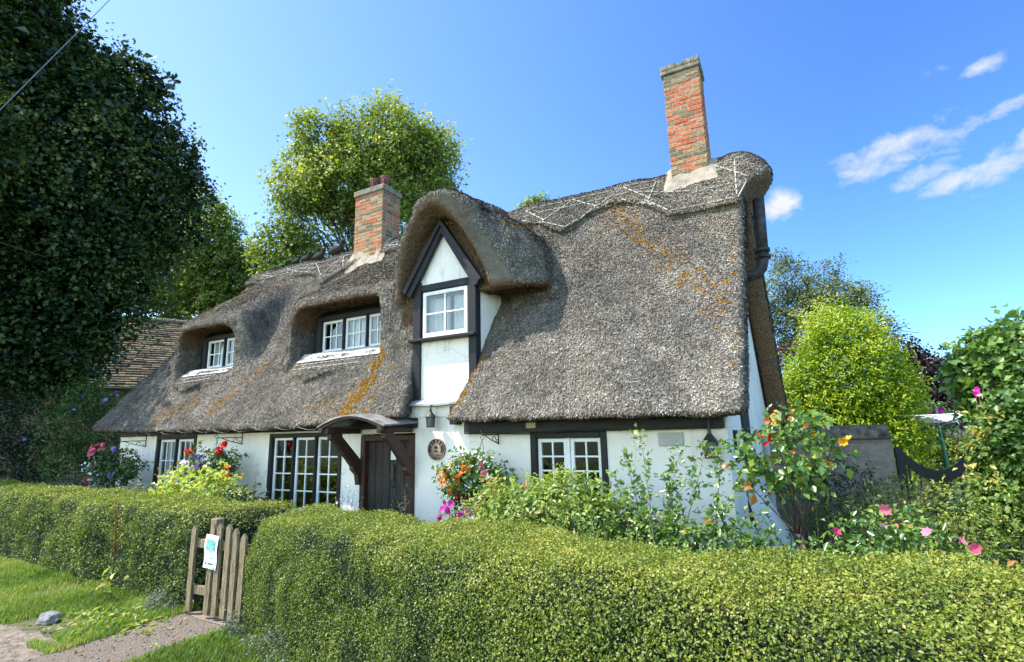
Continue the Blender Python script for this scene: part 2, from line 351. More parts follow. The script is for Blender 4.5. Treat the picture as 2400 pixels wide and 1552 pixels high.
# face-orientation check, vertex normals
fn = np.cross(TV[TQ[:, 1]]-TV[TQ[:, 0]], TV[TQ[:, 2]]-TV[TQ[:, 0]])
ctr = TV[TQ].mean(1); up = (np.abs(ctr[:, 0]+2.5) < .5) & (ctr[:, 1] < .5) & (ctr[:, 2] > 2.6) & (ctr[:, 2] > 1.86+(ctr[:, 1]+.45)/.646-.1)
if fn[up][:, 2].sum() < 0: TQ = TQ[:, ::-1]; fn = -fn
VN = np.zeros_like(TV)
for k in range(4): np.add.at(VN, TQ[:, k], fn)
VN = nrm(VN)
TV = TV + VN*(fbm(TV, 9, 3, 2)*.022)[:, None]
def mossf(P):
    x, z = P[:, 0], P[:, 2]; mo = np.zeros(len(P))
    def seg(x0, z0_, x1, z1, w, s):
        dx, dz = x1-x0, z1-z0_; t = np.clip(((x-x0)*dx+(z-z0_)*dz)/(dx*dx+dz*dz), 0, 1)
        dd = np.hypot(x-x0-t*dx, z-z0_-t*dz); return s*np.exp(-(dd/w)**2)
    for a in [(-5.80, 2.92, -6.05, 1.95, .25, .58), (-5.55, 2.6, -5.72, 1.95, .26, .40), (-2.25, 5.25, -1.85, 4.6, .34, .42), (-1.85, 4.6, -1.25, 3.9, .36, .38), (-1.4, 4.0, -.5, 3.1, .42, .38), (-.9, 3.2, -.4, 2.6, .3, .32), (-4.1, 2.0, -3.95, 2.7, .2, .5),
              (-9.6, 2.2, -8.9, 3.0, .3, .41), (-11.4, 2.1, -10.4, 2.4, .35, .38), (-11.2, 4.3, -10.2, 5.1, .3, .33), (-9.6, 4.9, -9.2, 4.4, .15, .34), (-3.5, 4.72, -3.42, 4.72, .07, .6), (-7.2, 2.1, -6.2, 2.25, .3, .36), (-.55, 2.3, -.5, 4.6, .10, .32), (-8.3, 2.5, -7.7, 2.1, .25, .22)]:
        mo = np.maximum(mo, seg(*a))
    return mo
def palef(P): return np.clip(sst((P[:, 0]+2.6)/2.2)*sst((4.9-P[:, 2])/2.2)+.75*sst((P[:, 0]+1.5)/.8)*sst((P[:, 2]-4.7)/.15)+fbm(P, .8, 9, 2)*.6, 0, 1)*.62
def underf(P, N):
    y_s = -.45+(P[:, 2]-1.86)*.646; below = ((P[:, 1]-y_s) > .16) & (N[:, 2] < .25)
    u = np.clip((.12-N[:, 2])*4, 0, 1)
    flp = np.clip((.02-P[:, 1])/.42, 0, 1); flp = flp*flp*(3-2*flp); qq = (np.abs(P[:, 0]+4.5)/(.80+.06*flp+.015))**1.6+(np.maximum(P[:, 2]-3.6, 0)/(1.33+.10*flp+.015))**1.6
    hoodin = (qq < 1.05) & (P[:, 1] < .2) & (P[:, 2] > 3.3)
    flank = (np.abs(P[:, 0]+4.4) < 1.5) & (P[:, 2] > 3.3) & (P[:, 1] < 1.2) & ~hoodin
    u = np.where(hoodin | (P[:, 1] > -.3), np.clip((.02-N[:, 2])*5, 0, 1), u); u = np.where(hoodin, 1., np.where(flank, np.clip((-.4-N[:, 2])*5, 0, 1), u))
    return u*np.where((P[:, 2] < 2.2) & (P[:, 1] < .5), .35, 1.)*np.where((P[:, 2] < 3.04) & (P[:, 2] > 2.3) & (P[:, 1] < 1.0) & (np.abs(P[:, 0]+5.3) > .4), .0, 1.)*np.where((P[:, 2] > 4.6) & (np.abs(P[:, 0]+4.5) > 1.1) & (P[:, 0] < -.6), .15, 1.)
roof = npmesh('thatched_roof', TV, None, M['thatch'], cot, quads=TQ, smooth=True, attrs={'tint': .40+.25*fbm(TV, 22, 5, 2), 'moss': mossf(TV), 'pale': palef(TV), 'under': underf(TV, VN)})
BV = BVHTree.FromPolygons([tuple(v) for v in TV], [tuple(int(i) for i in q) for q in TQ])
# straw ends lying on the roof (surface texture of the thatch, merged into the roof mesh)
vis = (fn[:, 1] < .35*np.linalg.norm(fn, axis=1)) & (TV[TQ].mean(1)[:, 1] < 2.35) | ((TV[TQ].mean(1)[:, 0] > -1.4) & (fn[:, 0] > -.3*np.linalg.norm(fn, axis=1)))
_c = TV[TQ].mean(1); vis &= ~((np.abs(_c[:, 0]+4.5) < 1.1) & (_c[:, 1] < .3) & (_c[:, 2] > 3.5) & (fn[:, 2] < -.12*np.linalg.norm(fn, axis=1)))
vis &= ~((fn[:, 2] < -.2*np.linalg.norm(fn, axis=1)) & (TV[TQ].mean(1)[:, 1] > .75))
SP, SN = sample(TV, TQ[vis], 420000)
nS = len(SP); dn = np.array([0, -.25, -1.])+.42*rng.normal(size=(nS, 3)); dn = nrm(dn-SN*(dn*SN).sum(1, keepdims=True))
L = (.034*(1+.4*rng.normal(size=nS))).clip(.012, .10)[:, None]; Wd = (.0040+.0032*rng.random(nS))[:, None]; sd = np.cross(SN, dn)
lift = (.006+.012*rng.random(nS))[:, None]
SV = np.stack([SP-dn*L*.5-sd*Wd*.6-SN*.004, SP-dn*L*.5+sd*Wd*.6-SN*.004, SP+dn*L*.5+sd*Wd+SN*lift, SP+dn*L*.5-sd*Wd+SN*lift], 1).reshape(-1, 3)
stt = np.clip(.52+.28*rng.normal(size=nS)+.5*fbm(SP, 6, 2, 2), 0, 1.1)
SQ = np.arange(nS*4).reshape(-1, 4)
me = roof.data; nv0 = len(TV)
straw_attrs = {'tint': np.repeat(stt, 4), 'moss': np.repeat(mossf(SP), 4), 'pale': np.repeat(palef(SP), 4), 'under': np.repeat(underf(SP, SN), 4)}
old = {k: np.zeros(nv0, np.float32) for k in straw_attrs}
for k in old: me.attributes[k].data.foreach_get('value', old[k])
bpy.data.objects.remove(roof)
roof = npmesh('thatched_roof', np.concatenate([TV, SV]), None, M['thatch'], cot, quads=np.concatenate([TQ, SQ+nv0]), attrs={k: np.concatenate([old[k], straw_attrs[k]]) for k in old}, smooth=True)
# hazel rods pinned along the ridge and below the eyebrow windows
def onroof(x, z, off=.012):
    hit = BV.ray_cast(Vector((x, -3, z)), Vector((0, 1, 0)))
    if hit[0] is None: hit = BV.ray_cast(Vector((x, 1.6, 8)), Vector((0, 0, -1)))
    if hit[0] is None: return None
    return np.array(hit[0]+hit[1]*off*(1 if hit[1].y < 0 else -1))
def rod(x0, z0_, x1, z1, gap=.0):
    n = max(2, int(math.hypot(x1-x0, z1-z0_)/.12)+1)
    pts = [onroof(x0+(x1-x0)*t, z0_+(z1-z0_)*t) for t in np.linspace(0, 1, n)]
    mb = MB(); pts = [q for q in pts if q is not None]
    for a, b in zip(pts[:-1], pts[1:]):
        if np.linalg.norm(a-b) < .5: mb.tube([a, a+(b-a)*.74], .0105, 5)
    if mb.v: mb.build('hazel_rod', M['rod'], roof)
capf = lambda x: float(np.interp(x, [-12, -11.2, -10.2, -9.35, -8.95, -8.45, -7.9, -6.2, -4.3, -3.7, -3.13, -2.75, -2.33, -1.9, -1.36, .4], [5.5, 5.46, 5.45, 5.33, 4.95, 5.2, 5.46, 5.5, 5.42, 5.3, 4.90, 5.22, 5.38, 5.25, 4.78, 4.74]))
for a, b in ((-11.4, -8.4), (-7.4, -6.1), (-4.0, -1.62), (-.72, -.25)):
    x = a
    while x < b-.05:
        x2 = min(x+.46, b)
        for dz in (.045, ):
            rod(x, max(capf(x)+dz, 4.84), x2, max(capf(x2)+dz, 4.84))
        rod(x, 5.66, x2, 5.66); rod(x, 5.50 if capf(x) < 5.42 else 5.585, x2, 5.50 if capf(x2) < 5.42 else 5.585)
        if int((x-a)/.46+.1) % 2 == 0: rod(x, 5.655, min(x2+.05, b), max(capf(x2)+.06, 5.2))
        else: rod(x, max(capf(x)+.06, 5.2), x2, 5.655)
        x += .46
rod(-1.9, 5.45, -1.05, 5.2); rod(-1.75, 5.2, -1.36, 4.86); rod(-1.34, 4.86, -.3, 4.84); rod(-.42, 5.6, -.42, 4.86); rod(-1.05, 5.15, -.45, 5.15)
for dz in (2.93, 2.85): rod(-7.95, dz, -6.3, dz+.01)
rod(-11.45, 2.92, -10.3, 2.94); rod(-11.3, 2.84, -10.4, 2.87); rod(-7.5, 2.84, -7.6, 2.68); rod(-7.2, 2.84, -7.25, 2.70)
# walls with openings
def wallpanel(mb, x0, x1, z0_, z1, holes, y, t):
    bx = sorted({x0, x1, *[q for h_ in holes for q in h_[:2]]}); bz = sorted({z0_, z1, *[q for h_ in holes for q in h_[2:]]})
    bx = sorted(set(bx) | set(np.round(np.arange(x0+.4, x1, .4), 3))); 
    for a, b in zip(bx[:-1], bx[1:]):
        for c_, d_ in zip(bz[:-1], bz[1:]):
            if any(h_[0]-1e-6 <= a and b <= h_[1]+1e-6 and h_[2]-1e-6 <= c_ and d_ <= h_[3]+1e-6 for h_ in holes): continue
            mb.add([(a, y, c_), (b, y, c_), (b, y, d_), (a, y, d_)], [(0, 1, 2, 3)])
    for a, b, c_, d_ in holes:
        mb.add([(a, y, c_), (b, y, c_), (b, y, d_), (a, y, d_), (a, y+t, c_), (b, y+t, c_), (b, y+t, d_), (a, y+t, d_)], [(0, 4, 5, 1), (1, 5, 6, 2), (2, 6, 7, 3), (3, 7, 4, 0)])
holes = [(-11.75, -10.43, .42, 1.72), (-8.2, -6.51, .42, 1.70), (-6.06, -5.0, -.02, 1.68), (-3.07, -2.10, .72, 1.62)]
mb = MB(); wallpanel(mb, -13.25, -.70, -.02, 2.12, holes, 0, .32)
GX = lambda y: -.70+.048*y
mb.add([(-.70, 0, -.02), (GX(4.2), 4.2, -.02), (GX(4.2), 4.2, 2.0), (GX(2.1), 2.1, 5.35), (-.70, 0, 2.12)], [(0, 1, 2, 3, 4)])
mb.add([(GX(4.2), 4.2, -.02), (-13.25, 4.2, -.02), (-13.25, 4.2, 2.0), (GX(4.2), 4.2, 2.0)], [(0, 1, 2, 3)])
mb.add([(-13.25, 0, -.02), (-13.25, 4.2, -.02), (-13.25, 4.2, 2.0), (-13.25, 0, 2.12)], [(0, 3, 2, 1)])
mb.build('wall', M['lime'], cot)
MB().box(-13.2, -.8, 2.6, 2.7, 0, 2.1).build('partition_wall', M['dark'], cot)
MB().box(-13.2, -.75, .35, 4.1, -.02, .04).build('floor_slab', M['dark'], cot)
mb = MB(); mb.add([(-.95, -.06, 0), (-.45, -.1, 0), (-.36, .6, 0), (-.62, .55, .62), (-.68, .02, .62), (-.52, -.04, .30), (-.46, .58, .3)], [(0, 1, 5, 4), (1, 2, 6, 5), (5, 6, 3, 4)]).add([(-.5, .9, 0), (-.28, .9, 0), (-.18, 2.4, 0), (-.45, 2.4, 0), (-.64, .9, .8), (-.58, 2.4, .8)], [(0, 1, 4), (1, 2, 5, 4)])
mb.build('plinth_buttress', M['lime'], cot)
# ground floor and upper windows
def window(x0, x1, z0_, z1, y, ncas, cols, rows, sur=.042, set_=.035, parent=cot, curtain=False, cw=.05, curt=None, mull='black'):
    mb = MB()
    mb.box(x0-.03, x0+sur, y-.025, y+.10, z0_-.03, z1+.03, bev=.008).box(x1-sur, x1+.03, y-.024, y+.10, z0_-.03, z1+.03, bev=.008)
    mb.box(x0+sur, x1-sur, y-.023, y+.10, z1-sur, z1+.028, bev=.008).box(x0+sur, x1-sur, y-.028, y+.10, z0_-.03, z0_+sur*.6, bev=.008)
    ix0, ix1, iz0, iz1 = x0+sur, x1-sur, z0_+sur*.6, z1-sur; w = (ix1-ix0)/ncas
    if mull == 'black':
        for k in range(1, ncas): mb.box(ix0+w*k-.018, ix0+w*k+.018, y-.015, y+.095, iz0, iz1, bev=.006)
    wn = mb.build('window', M['black'], parent)
    if mull == 'white': MB().box(ix0+w-.0175, ix0+w+.0175, y+.02, y+.09, iz0, iz1).build('mullion', M['white'], wn)
    for k in range(ncas):
        a = ix0+w*k+(.018 if k else 0)+.003; b = ix0+w*(k+1)-(.018 if k < ncas-1 else 0)-.003; c_, d_ = iz0+.003, iz1-.003; yy = y+set_
        m2 = MB(); fw_ = cw
        m2.box(a, a+fw_, yy, yy+.05, c_, d_, bev=.006).box(b-fw_, b, yy, yy+.05, c_, d_, bev=.006).box(a+fw_, b-fw_, yy+.001, yy+.05, d_-fw_, d_, bev=.006).box(a+fw_, b-fw_, yy+.001, yy+.05, c_, c_+fw_*1.15, bev=.006)
        for i in range(1, cols): q = a+fw_+(b-a-2*fw_)*i/cols; m2.box(q-.010, q+.010, yy+.008, yy+.04, c_+fw_*1.15, d_-fw_)
        for i in range(1, rows): q = c_+fw_*1.15+(d_-c_-2.15*fw_)*i/rows; m2.box(a+fw_, b-fw_, yy+.010, yy+.038, q-.010, q+.010)
        cs = m2.build('casement', M['white'], wn)
        MB().add([(a+fw_, yy+.025, c_+fw_), (b-fw_, yy+.025, c_+fw_), (b-fw_, yy+.025, d_-fw_), (a+fw_, yy+.025, d_-fw_)], [(0, 1, 2, 3)]).build('pane', M['glass'], wn)
    for (a, b, c_, d_) in (curt or []):
        n = 24; V = []; 
        for i in range(n+1):
            xx = a+(b-a)*i/n; yy = y+.17+.018*math.sin(i*1.9)+.008*math.sin(i*4.1); V += [(xx, yy, c_), (xx, yy, d_)]
        MB().add(V, [(2*i, 2*i+2, 2*i+3, 2*i+1) for i in range(n)]).build('curtain', M['curtain'], wn, smooth=True)
    return wn
window(-11.75, -10.43, .42, 1.72, 0, 2, 3, 3, curt=[(-11.7, -11.4, .5, 1.7), (-10.78, -10.45, .5, 1.7)])
window(-8.2, -6.51, .42, 1.70, 0, 3, 2, 4, cw=.045)
window(-3.07, -2.10, .72, 1.62, 0, 2, 2, 4, sur=.05, mull='white')
w1 = window(-11.42, -10.02, 3.14, 3.86, .60, 2, 3, 2, sur=.06, curt=[(-11.3, -10.95, 3.15, 3.8), (-10.75, -10.1, 3.15, 3.8)])
w2 = window(-7.82, -5.98, 3.16, 3.86, .60, 3, 3, 2, sur=.06, curt=[(-7.35, -7.12, 3.2, 3.8), (-7.15, -6.55, 3.15, 3.8), (-6.52, -5.98, 3.15, 3.8)])
for (a, b) in ((-11.75, -9.85), (-8.1, -5.75)):      # black board round, near-black panel behind for the unlit room, lead apron before
    MB().box(a, b, .665, .70, 3.05, 3.15).box(a, b, .665, .70, 3.86, 4.06).box(a, a+.32, .664, .70, 3.15, 3.86).box(b-.22, b, .664, .70, 3.15, 3.86).build('window_board', M['black'], cot)
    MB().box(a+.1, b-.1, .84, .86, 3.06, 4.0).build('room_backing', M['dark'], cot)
for (a, b, z_) in ((-11.55, -9.98, 3.12), (-7.95, -5.95, 3.14)):
    mb = MB(); n = 14
    V = []
    for i in range(n+1):
        x = a+(b-a)*i/n; k = .02*math.sin(i*1.7)
        V += [(x, .60, z_+.04), (x, .40, z_+.025), (x, .225+k*.5, 2.985)]
    mb.add(V, [(3*i+j, 3*i+1+j, 3*i+4+j, 3*i+3+j) for i in range(n) for j in (0, 1)]); mb.build('lead_apron', M['palelead'], cot)
# dormer
DX0, DX1, DY = -5.06, -3.95, .05
dm = MB()
dm.add([(DX0, DY, 2.1), (DX1, DY, 2.1), (DX1, DY, 3.05), (DX0, DY, 3.05)], [(0, 1, 2, 3)])
dm.add([(DX0, DY, 3.9), (DX1, DY, 3.9), (-4.51, DY, 4.75)], [(0, 1, 2)])
for x, fl in ((DX1, 1), (DX0, -1)): dm.add([(x, DY, 1.95), (x+.10*fl, 1.75, 1.95), (x+.10*fl, 1.75, 4.0), (x, DY, 4.0)], [(0, 1, 2, 3) if fl > 0 else (3, 2, 1, 0)])
dorm = dm.build('dormer_wall', M['lime'], cot)
mb = MB(); mb.box(DX0-.02, DX0+.12, DY-.04, DY+.1, 2.06, 3.98, bev=.01).build('corner_post', M['black'], dorm)
mb = MB(); mb.box(DX1-.115, DX1+.02, DY-.041, DY+.1, 2.06, 3.98, bev=.01).build('corner_post', M['black'], dorm)
MB().box(DX0+.12, DX1-.115, DY-.035, DY+.09, 3.82, 3.93, bev=.01).build('tie_beam', M['black'], dorm)
MB().box(DX0-.05, DX1+.04, DY-.13, DY+.02, 3.03, 3.075, bev=.008).build('sill', M['black'], dorm)
for s in (-1, 1):
    mb = MB(); ux, uz = .68*s, -.99; ln = math.hypot(ux, uz); ux, uz = ux/ln, uz/ln; px_, pz_ = uz*s, -ux*s
    if pz_ > 0: px_, pz_ = -px_, -pz_
    A = np.array([-4.51, DY-.10, 4.90]); Bv = A+np.array([ux, 0, uz])*1.28
    for k, (o1, o2, yy) in enumerate(((0, .17, 0), (.0, .075, -.035))):
        q = [A+np.array([px_*o1, yy, pz_*o1]), Bv+np.array([px_*o1, yy, pz_*o1]), Bv+np.array([px_*o2, yy, pz_*o2]), A+np.array([0, yy, -o2/max(abs(px_), .2)])]
        V = [tuple(v) for v in q]+[(v[0], v[1]+.07, v[2]) for v in q]
        mb.add(V, [(0, 1, 2, 3), (7, 6, 5, 4), (0, 4, 5, 1), (1, 5, 6, 2), (2, 6, 7, 3), (3, 7, 4, 0)])
    mb.build('barge_board', M['black'], dorm)
dw = window(DX0+.14, DX1-.13, 3.085, 3.815, DY-.01, 1, 2, 2, sur=.035, set_=.0, parent=dorm, cw=.055) if False else None
def dormer_window():
    x0, x1, z0_, z1, y = DX0+.15, DX1-.14, 3.09, 3.81, DY-.02
    m2 = MB(); f = .06
    m2.box(x0, x0+f, y, y+.06, z0_, z1, bev=.008).box(x1-f, x1, y, y+.06, z0_, z1, bev=.008).box(x0+f, x1-f, y+.001, y+.06, z1-f, z1, bev=.008).box(x0+f, x1-f, y+.001, y+.06, z0_, z0_+f*1.2, bev=.008)
    xm, zm = (x0+x1)/2, (z0_+z1)/2+.01
    m2.box(xm-.011, xm+.011, y+.01, y+.045, z0_+f*1.2, z1-f).box(x0+f, x1-f, y+.012, y+.043, zm-.011, zm+.011)
    wn = m2.build('window', M['white'], cot)
    MB().add([(x0+f, y+.03, z0_+f), (x1-f, y+.03, z0_+f), (x1-f, y+.03, z1-f), (x0+f, y+.03, z1-f)], [(0, 1, 2, 3)]).build('pane', M['glass'], wn)
    for a, b in ((x0, xm-.02), (xm+.06, x1)):
        V = []; n = 24
        for i in range(n+1):
            xx = a+(b-a)*i/n; V += [(xx, y+.17+.02*math.sin(i*1.6), z0_), (xx, y+.17+.02*math.sin(i*1.6+.4), z1)]
        MB().add(V, [(2*i, 2*i+2, 2*i+3, 2*i+1) for i in range(n)]).build('curtain', M['curtain'], wn, smooth=True)
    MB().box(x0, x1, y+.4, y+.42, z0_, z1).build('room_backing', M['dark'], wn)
dormer_window()
mb = MB(); V = []
for i in range(9):
    x = -5.10+.93*i/8; V += [(x, DY-.005, 2.17), (x, -.05, 2.125), (x, -.125, 2.09+.01*math.sin(i)), (x, -.125, 2.06+.01*math.sin(i))]
mb.add(V, [(4*i+j, 4*i+1+j, 4*i+5+j, 4*i+4+j) for i in range(8) for j in range(3)]).build('lead_flashing', M['lead'], dorm)
MB().box(-5.0, -4.1, -.02, .04, 1.90, 2.08).build('lower_panel', M['lime'], dorm)
MB().box(-4.30, -4.17, -.13, .05, 1.78, 2.04, bev=.01).build('timber_stub', M['black'], dorm)
# eaves beams
MB().box(-4.08, -.72, -.10, .03, 1.645, 1.84, bev=.012).build('eaves_beam', M['black'], cot)
MB().box(-13.2, -4.95, -.08, .03, 1.755, 1.90, bev=.012).build('eaves_beam', M['black'], cot)
# gable details
mb = MB()
for y0, y1 in ((1.05, 1.62), ): mb.add([(GX(y0)+.03, y0, .9), (GX(y1)+.03, y1, .9), (GX(y1)+.03, y1, 4.6), (GX(y0)+.03, y0, 3.7)], [(0, 1, 2, 3)]).add([(GX(y0)-.02, y0, .9), (GX(y0)+.03, y0, .9), (GX(y0)+.03, y0, 3.7), (GX(y0)-.02, y0, 3.7)], [(0, 1, 2, 3)])
mb.build('gable_post', M['black'], cot)
mb = MB(); y0, y1 = 2.15, 4.3
mb.add([(GX(y0)+.04, y0, 5.0), (GX(y0)+.04, y0, 4.85), (GX(y1)+.04, y1, 1.55), (GX(y1)+.04, y1, 1.75)], [(0, 1, 2, 3)])
mb.build('gable_barge', M['black'], cot)
gw = MB().box(-.69, -.655, .34, .62, 1.25, 1.62).build('window', M['black'], cot)
MB().box(-.657, -.645, .40, .56, 1.30, 1.56).build('casement', M['white'], gw)
MB().box(-.648, -.640, .43, .53, 1.33, 1.53).build('pane', M['glass'], gw)
fl = MB().tube([(-.75, 2.0, 3.83), (-.42, 2.0, 3.83), (-.31, 2.0, 3.86), (-.24, 2.0, 3.93), (-.21, 2.0, 4.05), (-.20, 2.0, 4.16)], .085, 14).tube([(-.20, 2, 4.12), (-.17, 2, 5.0)], .082, 14)
for z_ in (4.07, 4.17): fl.lathe([(.085, 0), (.112, 0), (.112, .05), (.085, .05)], (-.205, 2.0, z_), 16)
fl.build('flue_pipe', M['flue'], cot, smooth=True)
# chimneys of single bricks
m, nt, out = nmat('old_brick'); g = NT(nt); p = g.n('ShaderNodeBsdfPrincipled'); p.inputs['Roughness'].default_value = .9
pos = g.geo().outputs['Position']; nz = g.noise(25, 5, pos)
c = g.ramp(g.attr('tint'), [(0, (.14, .105, .06)), (.22, (.25, .175, .09)), (.42, (.38, .25, .125)), (.58, (.42, .23, .105)), (.72, (.52, .18, .075)), (1, (.47, .105, .04))]).outputs[0]
c = g.mix(1., c, g.ramp(nz.outputs['Fac'], [(.3, (.55, .55, .52)), (.65, (1.1, 1.08, 1.05))]).outputs[0], 'MULTIPLY'); g.l(c, p.inputs['Base Color'])
b = g.n('ShaderNodeBump'); b.inputs['Strength'].default_value = .6; b.inputs['Distance'].default_value = .02; g.l(nz.outputs['Fac'], b.inputs['Height']); g.l(b.outputs[0], p.inputs['Normal']); g.l(p.outputs[0], out.inputs[0]); M['brick'] = m
def bricks(x0, x1, y0, y1, z0_, z1, redz, lean=0):
    mb = MB(); tint = []; course = .079; nz_ = int((z1-z0_)/course); zc = z0_
    for k in range(nz_):
        t = course*.82; a = zc; zc += course
        for side in range(4):
            L_ = (x1-x0) if side % 2 == 0 else (y1-y0); e = 0; first = True
            while e < L_-.01:
                l = (.115 if (k % 2 == 0 and first) or random.random() < .18 else .225)*(1+.06*random.uniform(-1, 1)); first = False
                if L_-e-l < .06: l = L_-e
                b_ = min(e+l, L_)-.010; o_ = random.uniform(-.004, .006); dz = random.uniform(-.003, .003)
                if side == 0: q = (x0+e, x0+b_, y0-o_, y0+.08)
                elif side == 2: q = (x0+e, x0+b_, y1-.08, y1+o_)
                elif side == 1: q = (x1-.08, x1+o_, y0+e+.004, y0+b_-.004)
                else: q = (x0-o_, x0+.08, y0+e+.004, y0+b_-.004)
                v0 = len(mb.v); mb.box(*q, a+dz, a+t+dz, bev=.006)
                f = (a-z0_)/(z1-z0_); pr = redz(f)
                tv = random.uniform(.62, 1) if random.random() < pr else random.uniform(0, .58)
                tint += [tv]*(len(mb.v)-v0); e += l
    if lean: mb.v = [(x+lean*(z-z0_), y, z) for x, y, z in mb.v]
    return mb, tint
def chimney(x0, x1, y0, y1, zb, zt, redz, lean, cap_h, pots):
    mb, tint = bricks(x0, x1, y0, y1, zb, zt, redz, lean)
    me = bpy.data.meshes.new('chimney'); me.from_pydata(mb.v, [], mb.f); me.update(); me.attributes.new('tint', 'FLOAT', 'POINT').data.foreach_set('value', tint)
    ch = link('chimney', me, M['brick'], cot)
    dx = lean*(zt-zb)
    V = [(x0+.004, y0+.004, zb), (x1-.004, y0+.004, zb), (x1-.004, y1-.004, zb), (x0+.004, y1-.004, zb)]
    V += [(x+dx, y, zt) for x, y, z in V]
    MB().add(V, [(0, 1, 5, 4), (1, 2, 6, 5), (2, 3, 7, 6), (3, 0, 4, 7), (4, 5, 6, 7)]).build('mortar_joints', M['mortar'], ch)
    return ch, dx
chL, _ = chimney(-8.24, -7.42, 1.80, 2.36, 5.35, 6.93, lambda f: .46, 0, .17, 2)
mb = MB(); mb.box(-8.275, -7.385, 1.765, 2.395, 6.93, 7.07, bev=.02); mb.add([(-8.24, 1.8, 7.068), (-7.42, 1.8, 7.068), (-7.42, 2.36, 7.068), (-8.24, 2.36, 7.068), (-8.05, 1.95, 7.15), (-7.6, 1.95, 7.15), (-7.6, 2.22, 7.15), (-8.05, 2.22, 7.15)], [(0, 1, 5, 4), (1, 2, 6, 5), (2, 3, 7, 6), (3, 0, 4, 7), (4, 5, 6, 7)]); mb.build('chimney_cap', M['capstone'], chL)
for x, y in ((-7.93, 2.07), (-7.63, 2.09)):
    mb = MB().lathe([(.10, 0), (.105, .22), (.12, .225), (.12, .26), (.105, .265), (.085, .27), (.08, .1)], (x, y, 7.14), 20)
    po = mb.build('chimney_pot', M['pot'], chL, smooth=False)
    mb = MB()
    for zz_ in (.07, .115, .16):
        for k in range(6): t = k*math.pi/3+.2; mb.box(-.038, .038, -.004, .004, -.009, .009, Matrix.Translation((x+.104*math.cos(t), y+.104*math.sin(t), 7.14+zz_)) @ Matrix.Rotation(t+math.pi/2, 4, 'Z'))
    mb.build('vent_slots', M['dark'], po)
chR, dxr = chimney(-1.36, -.79, 1.85, 2.30, 5.40, 7.42, lambda f: .75 if .35 < f < .88 else .18, 0, .2, 0)
mb = MB(); nb = 7
mb.box(-1.395, -.765, 1.815, 2.335, 7.42, 7.50, bev=.015)
for i in range(5): 
    a = -1.39+.124*i; mb.box(a, a+.122, 1.82, 2.33, 7.502, 7.585+.018*math.sin(i*2.2), bev=.012)
mb.build('chimney_cap', M['capstone'], chR)
for ch, (x0, x1, y0, y1) in ((chL, (-8.24, -7.42, 1.8, 2.36)), (chR, (-1.36, -.79, 1.85, 2.30))):
    mb = MB(); o = .11; ring = [(x0, y0), (x1, y0), (x1, y1), (x0, y1)]; lo = [(x0-o, y0-o*1.3), (x1+o, y0-o*1.3), (x1+o, y1+o), (x0-o, y1+o)]
    n = 8; V = []
    for s in range(4):
        for i in range(n):
            t = i/n; a = np.array(ring[s])*(1-t)+np.array(ring[(s+1) % 4])*t; b_ = np.array(lo[s])*(1-t)+np.array(lo[(s+1) % 4])*t
            rz = lambda x_, y_: (lambda q: q[0].z if q[0] else 5.6)(BV.ray_cast(Vector((x_, y_, 8)), Vector((0, 0, -1))))
            V += [(b_[0]+.02*math.sin(i*2.1+s), b_[1], rz(b_[0], b_[1])+.015), (a[0], a[1]-.002, rz(a[0], a[1])+.075+.02*math.sin(i*1.3))]
    mb.add(V, [(2*i, (2*i+2) % (8*n), (2*i+3) % (8*n), 2*i+1) for i in range(4*n)]).build('mortar_flashing', M['mortar'], ch)
# door and porch
MB().box(-6.06, -5.965, -.03, .12, 0, 1.66, bev=.01).box(-5.10, -5.0, -.03, .12, 0, 1.66, bev=.01).box(-5.965, -5.10, -.029, .12, 1.57, 1.66, bev=.01).build('door_frame', M['brownwood'], cot)
mb = MB(); n = 6
for i in range(n): a = -5.963+.862*i/n; mb.box(a, a+.862/n-.006, .06+.004*(i % 2), .10, .01, 1.568, bev=.006)
door = mb.build('door', M['door'], cot)
MB().box(-5.49, -5.43, .035, .06, .98, 1.22, bev=.006).tube([(-5.46+.055*math.cos(t), .03, .95+.06*math.sin(t)) for t in np.linspace(0, 2*math.pi, 18)], .009, 6).build('door_knocker', M['iron'], door)
tag(MB().box(-5.50, -5.40, .045, .058, 1.29, 1.42).build('door_notice', M['paper'], door), 'small white printed notice')
for k in range(4): pass
arc = lambda t, off=0: (-6.24+1.30*t, 1.80+.155*math.sin(math.pi*min(1, t*1.02))**.9+off)
mb = MB(); V = []; n = 18
for i in range(n+1):
    x, z_ = arc(i/n); V += [(x, -.74, z_), (x, 0.0, z_+.045), (x, -.745, z_-.022), (x, -.02, z_+.02)]
mb.add(V, [q for i in range(n) for q in ((4*i, 4*i+4, 4*i+5, 4*i+1), (4*i+2, 4*i+3, 4*i+7, 4*i+6), (4*i, 4*i+2, 4*i+6, 4*i+4))]); mb.add([V[0], V[1], V[3], V[2]], [(0, 1, 3, 2)]).add([V[-4], V[-3], V[-1], V[-2]], [(0, 1, 2, 3)])
porch = mb.build('porch_canopy', simple('weathered_porch_lead', (.17, .15, .135), .6, .4, 6, .3, 30, c2=(.30, .28, .26)), cot)
mb = MB(); V = []
for i in range(n+1):
    x, z_ = arc(.02+.96*i/n); V += [(x, -.72, z_-.026), (x, -.72, z_-.085+.03*math.sin(math.pi*i/n)), (x, -.68, z_-.026), (x, -.68, z_-.085+.03*math.sin(math.pi*i/n))]
mb.add(V, [q for i in range(n) for q in ((4*i, 4*i+1, 4*i+5, 4*i+4), (4*i+1, 4*i+3, 4*i+7, 4*i+5), (4*i+2, 4*i+6, 4*i+7, 4*i+3))])
mb.box(-6.15, -6.05, -.70, -.03, 1.69, 1.775, bev=.01).box(-5.12, -5.02, -.70, -.03, 1.69, 1.765, bev=.01)
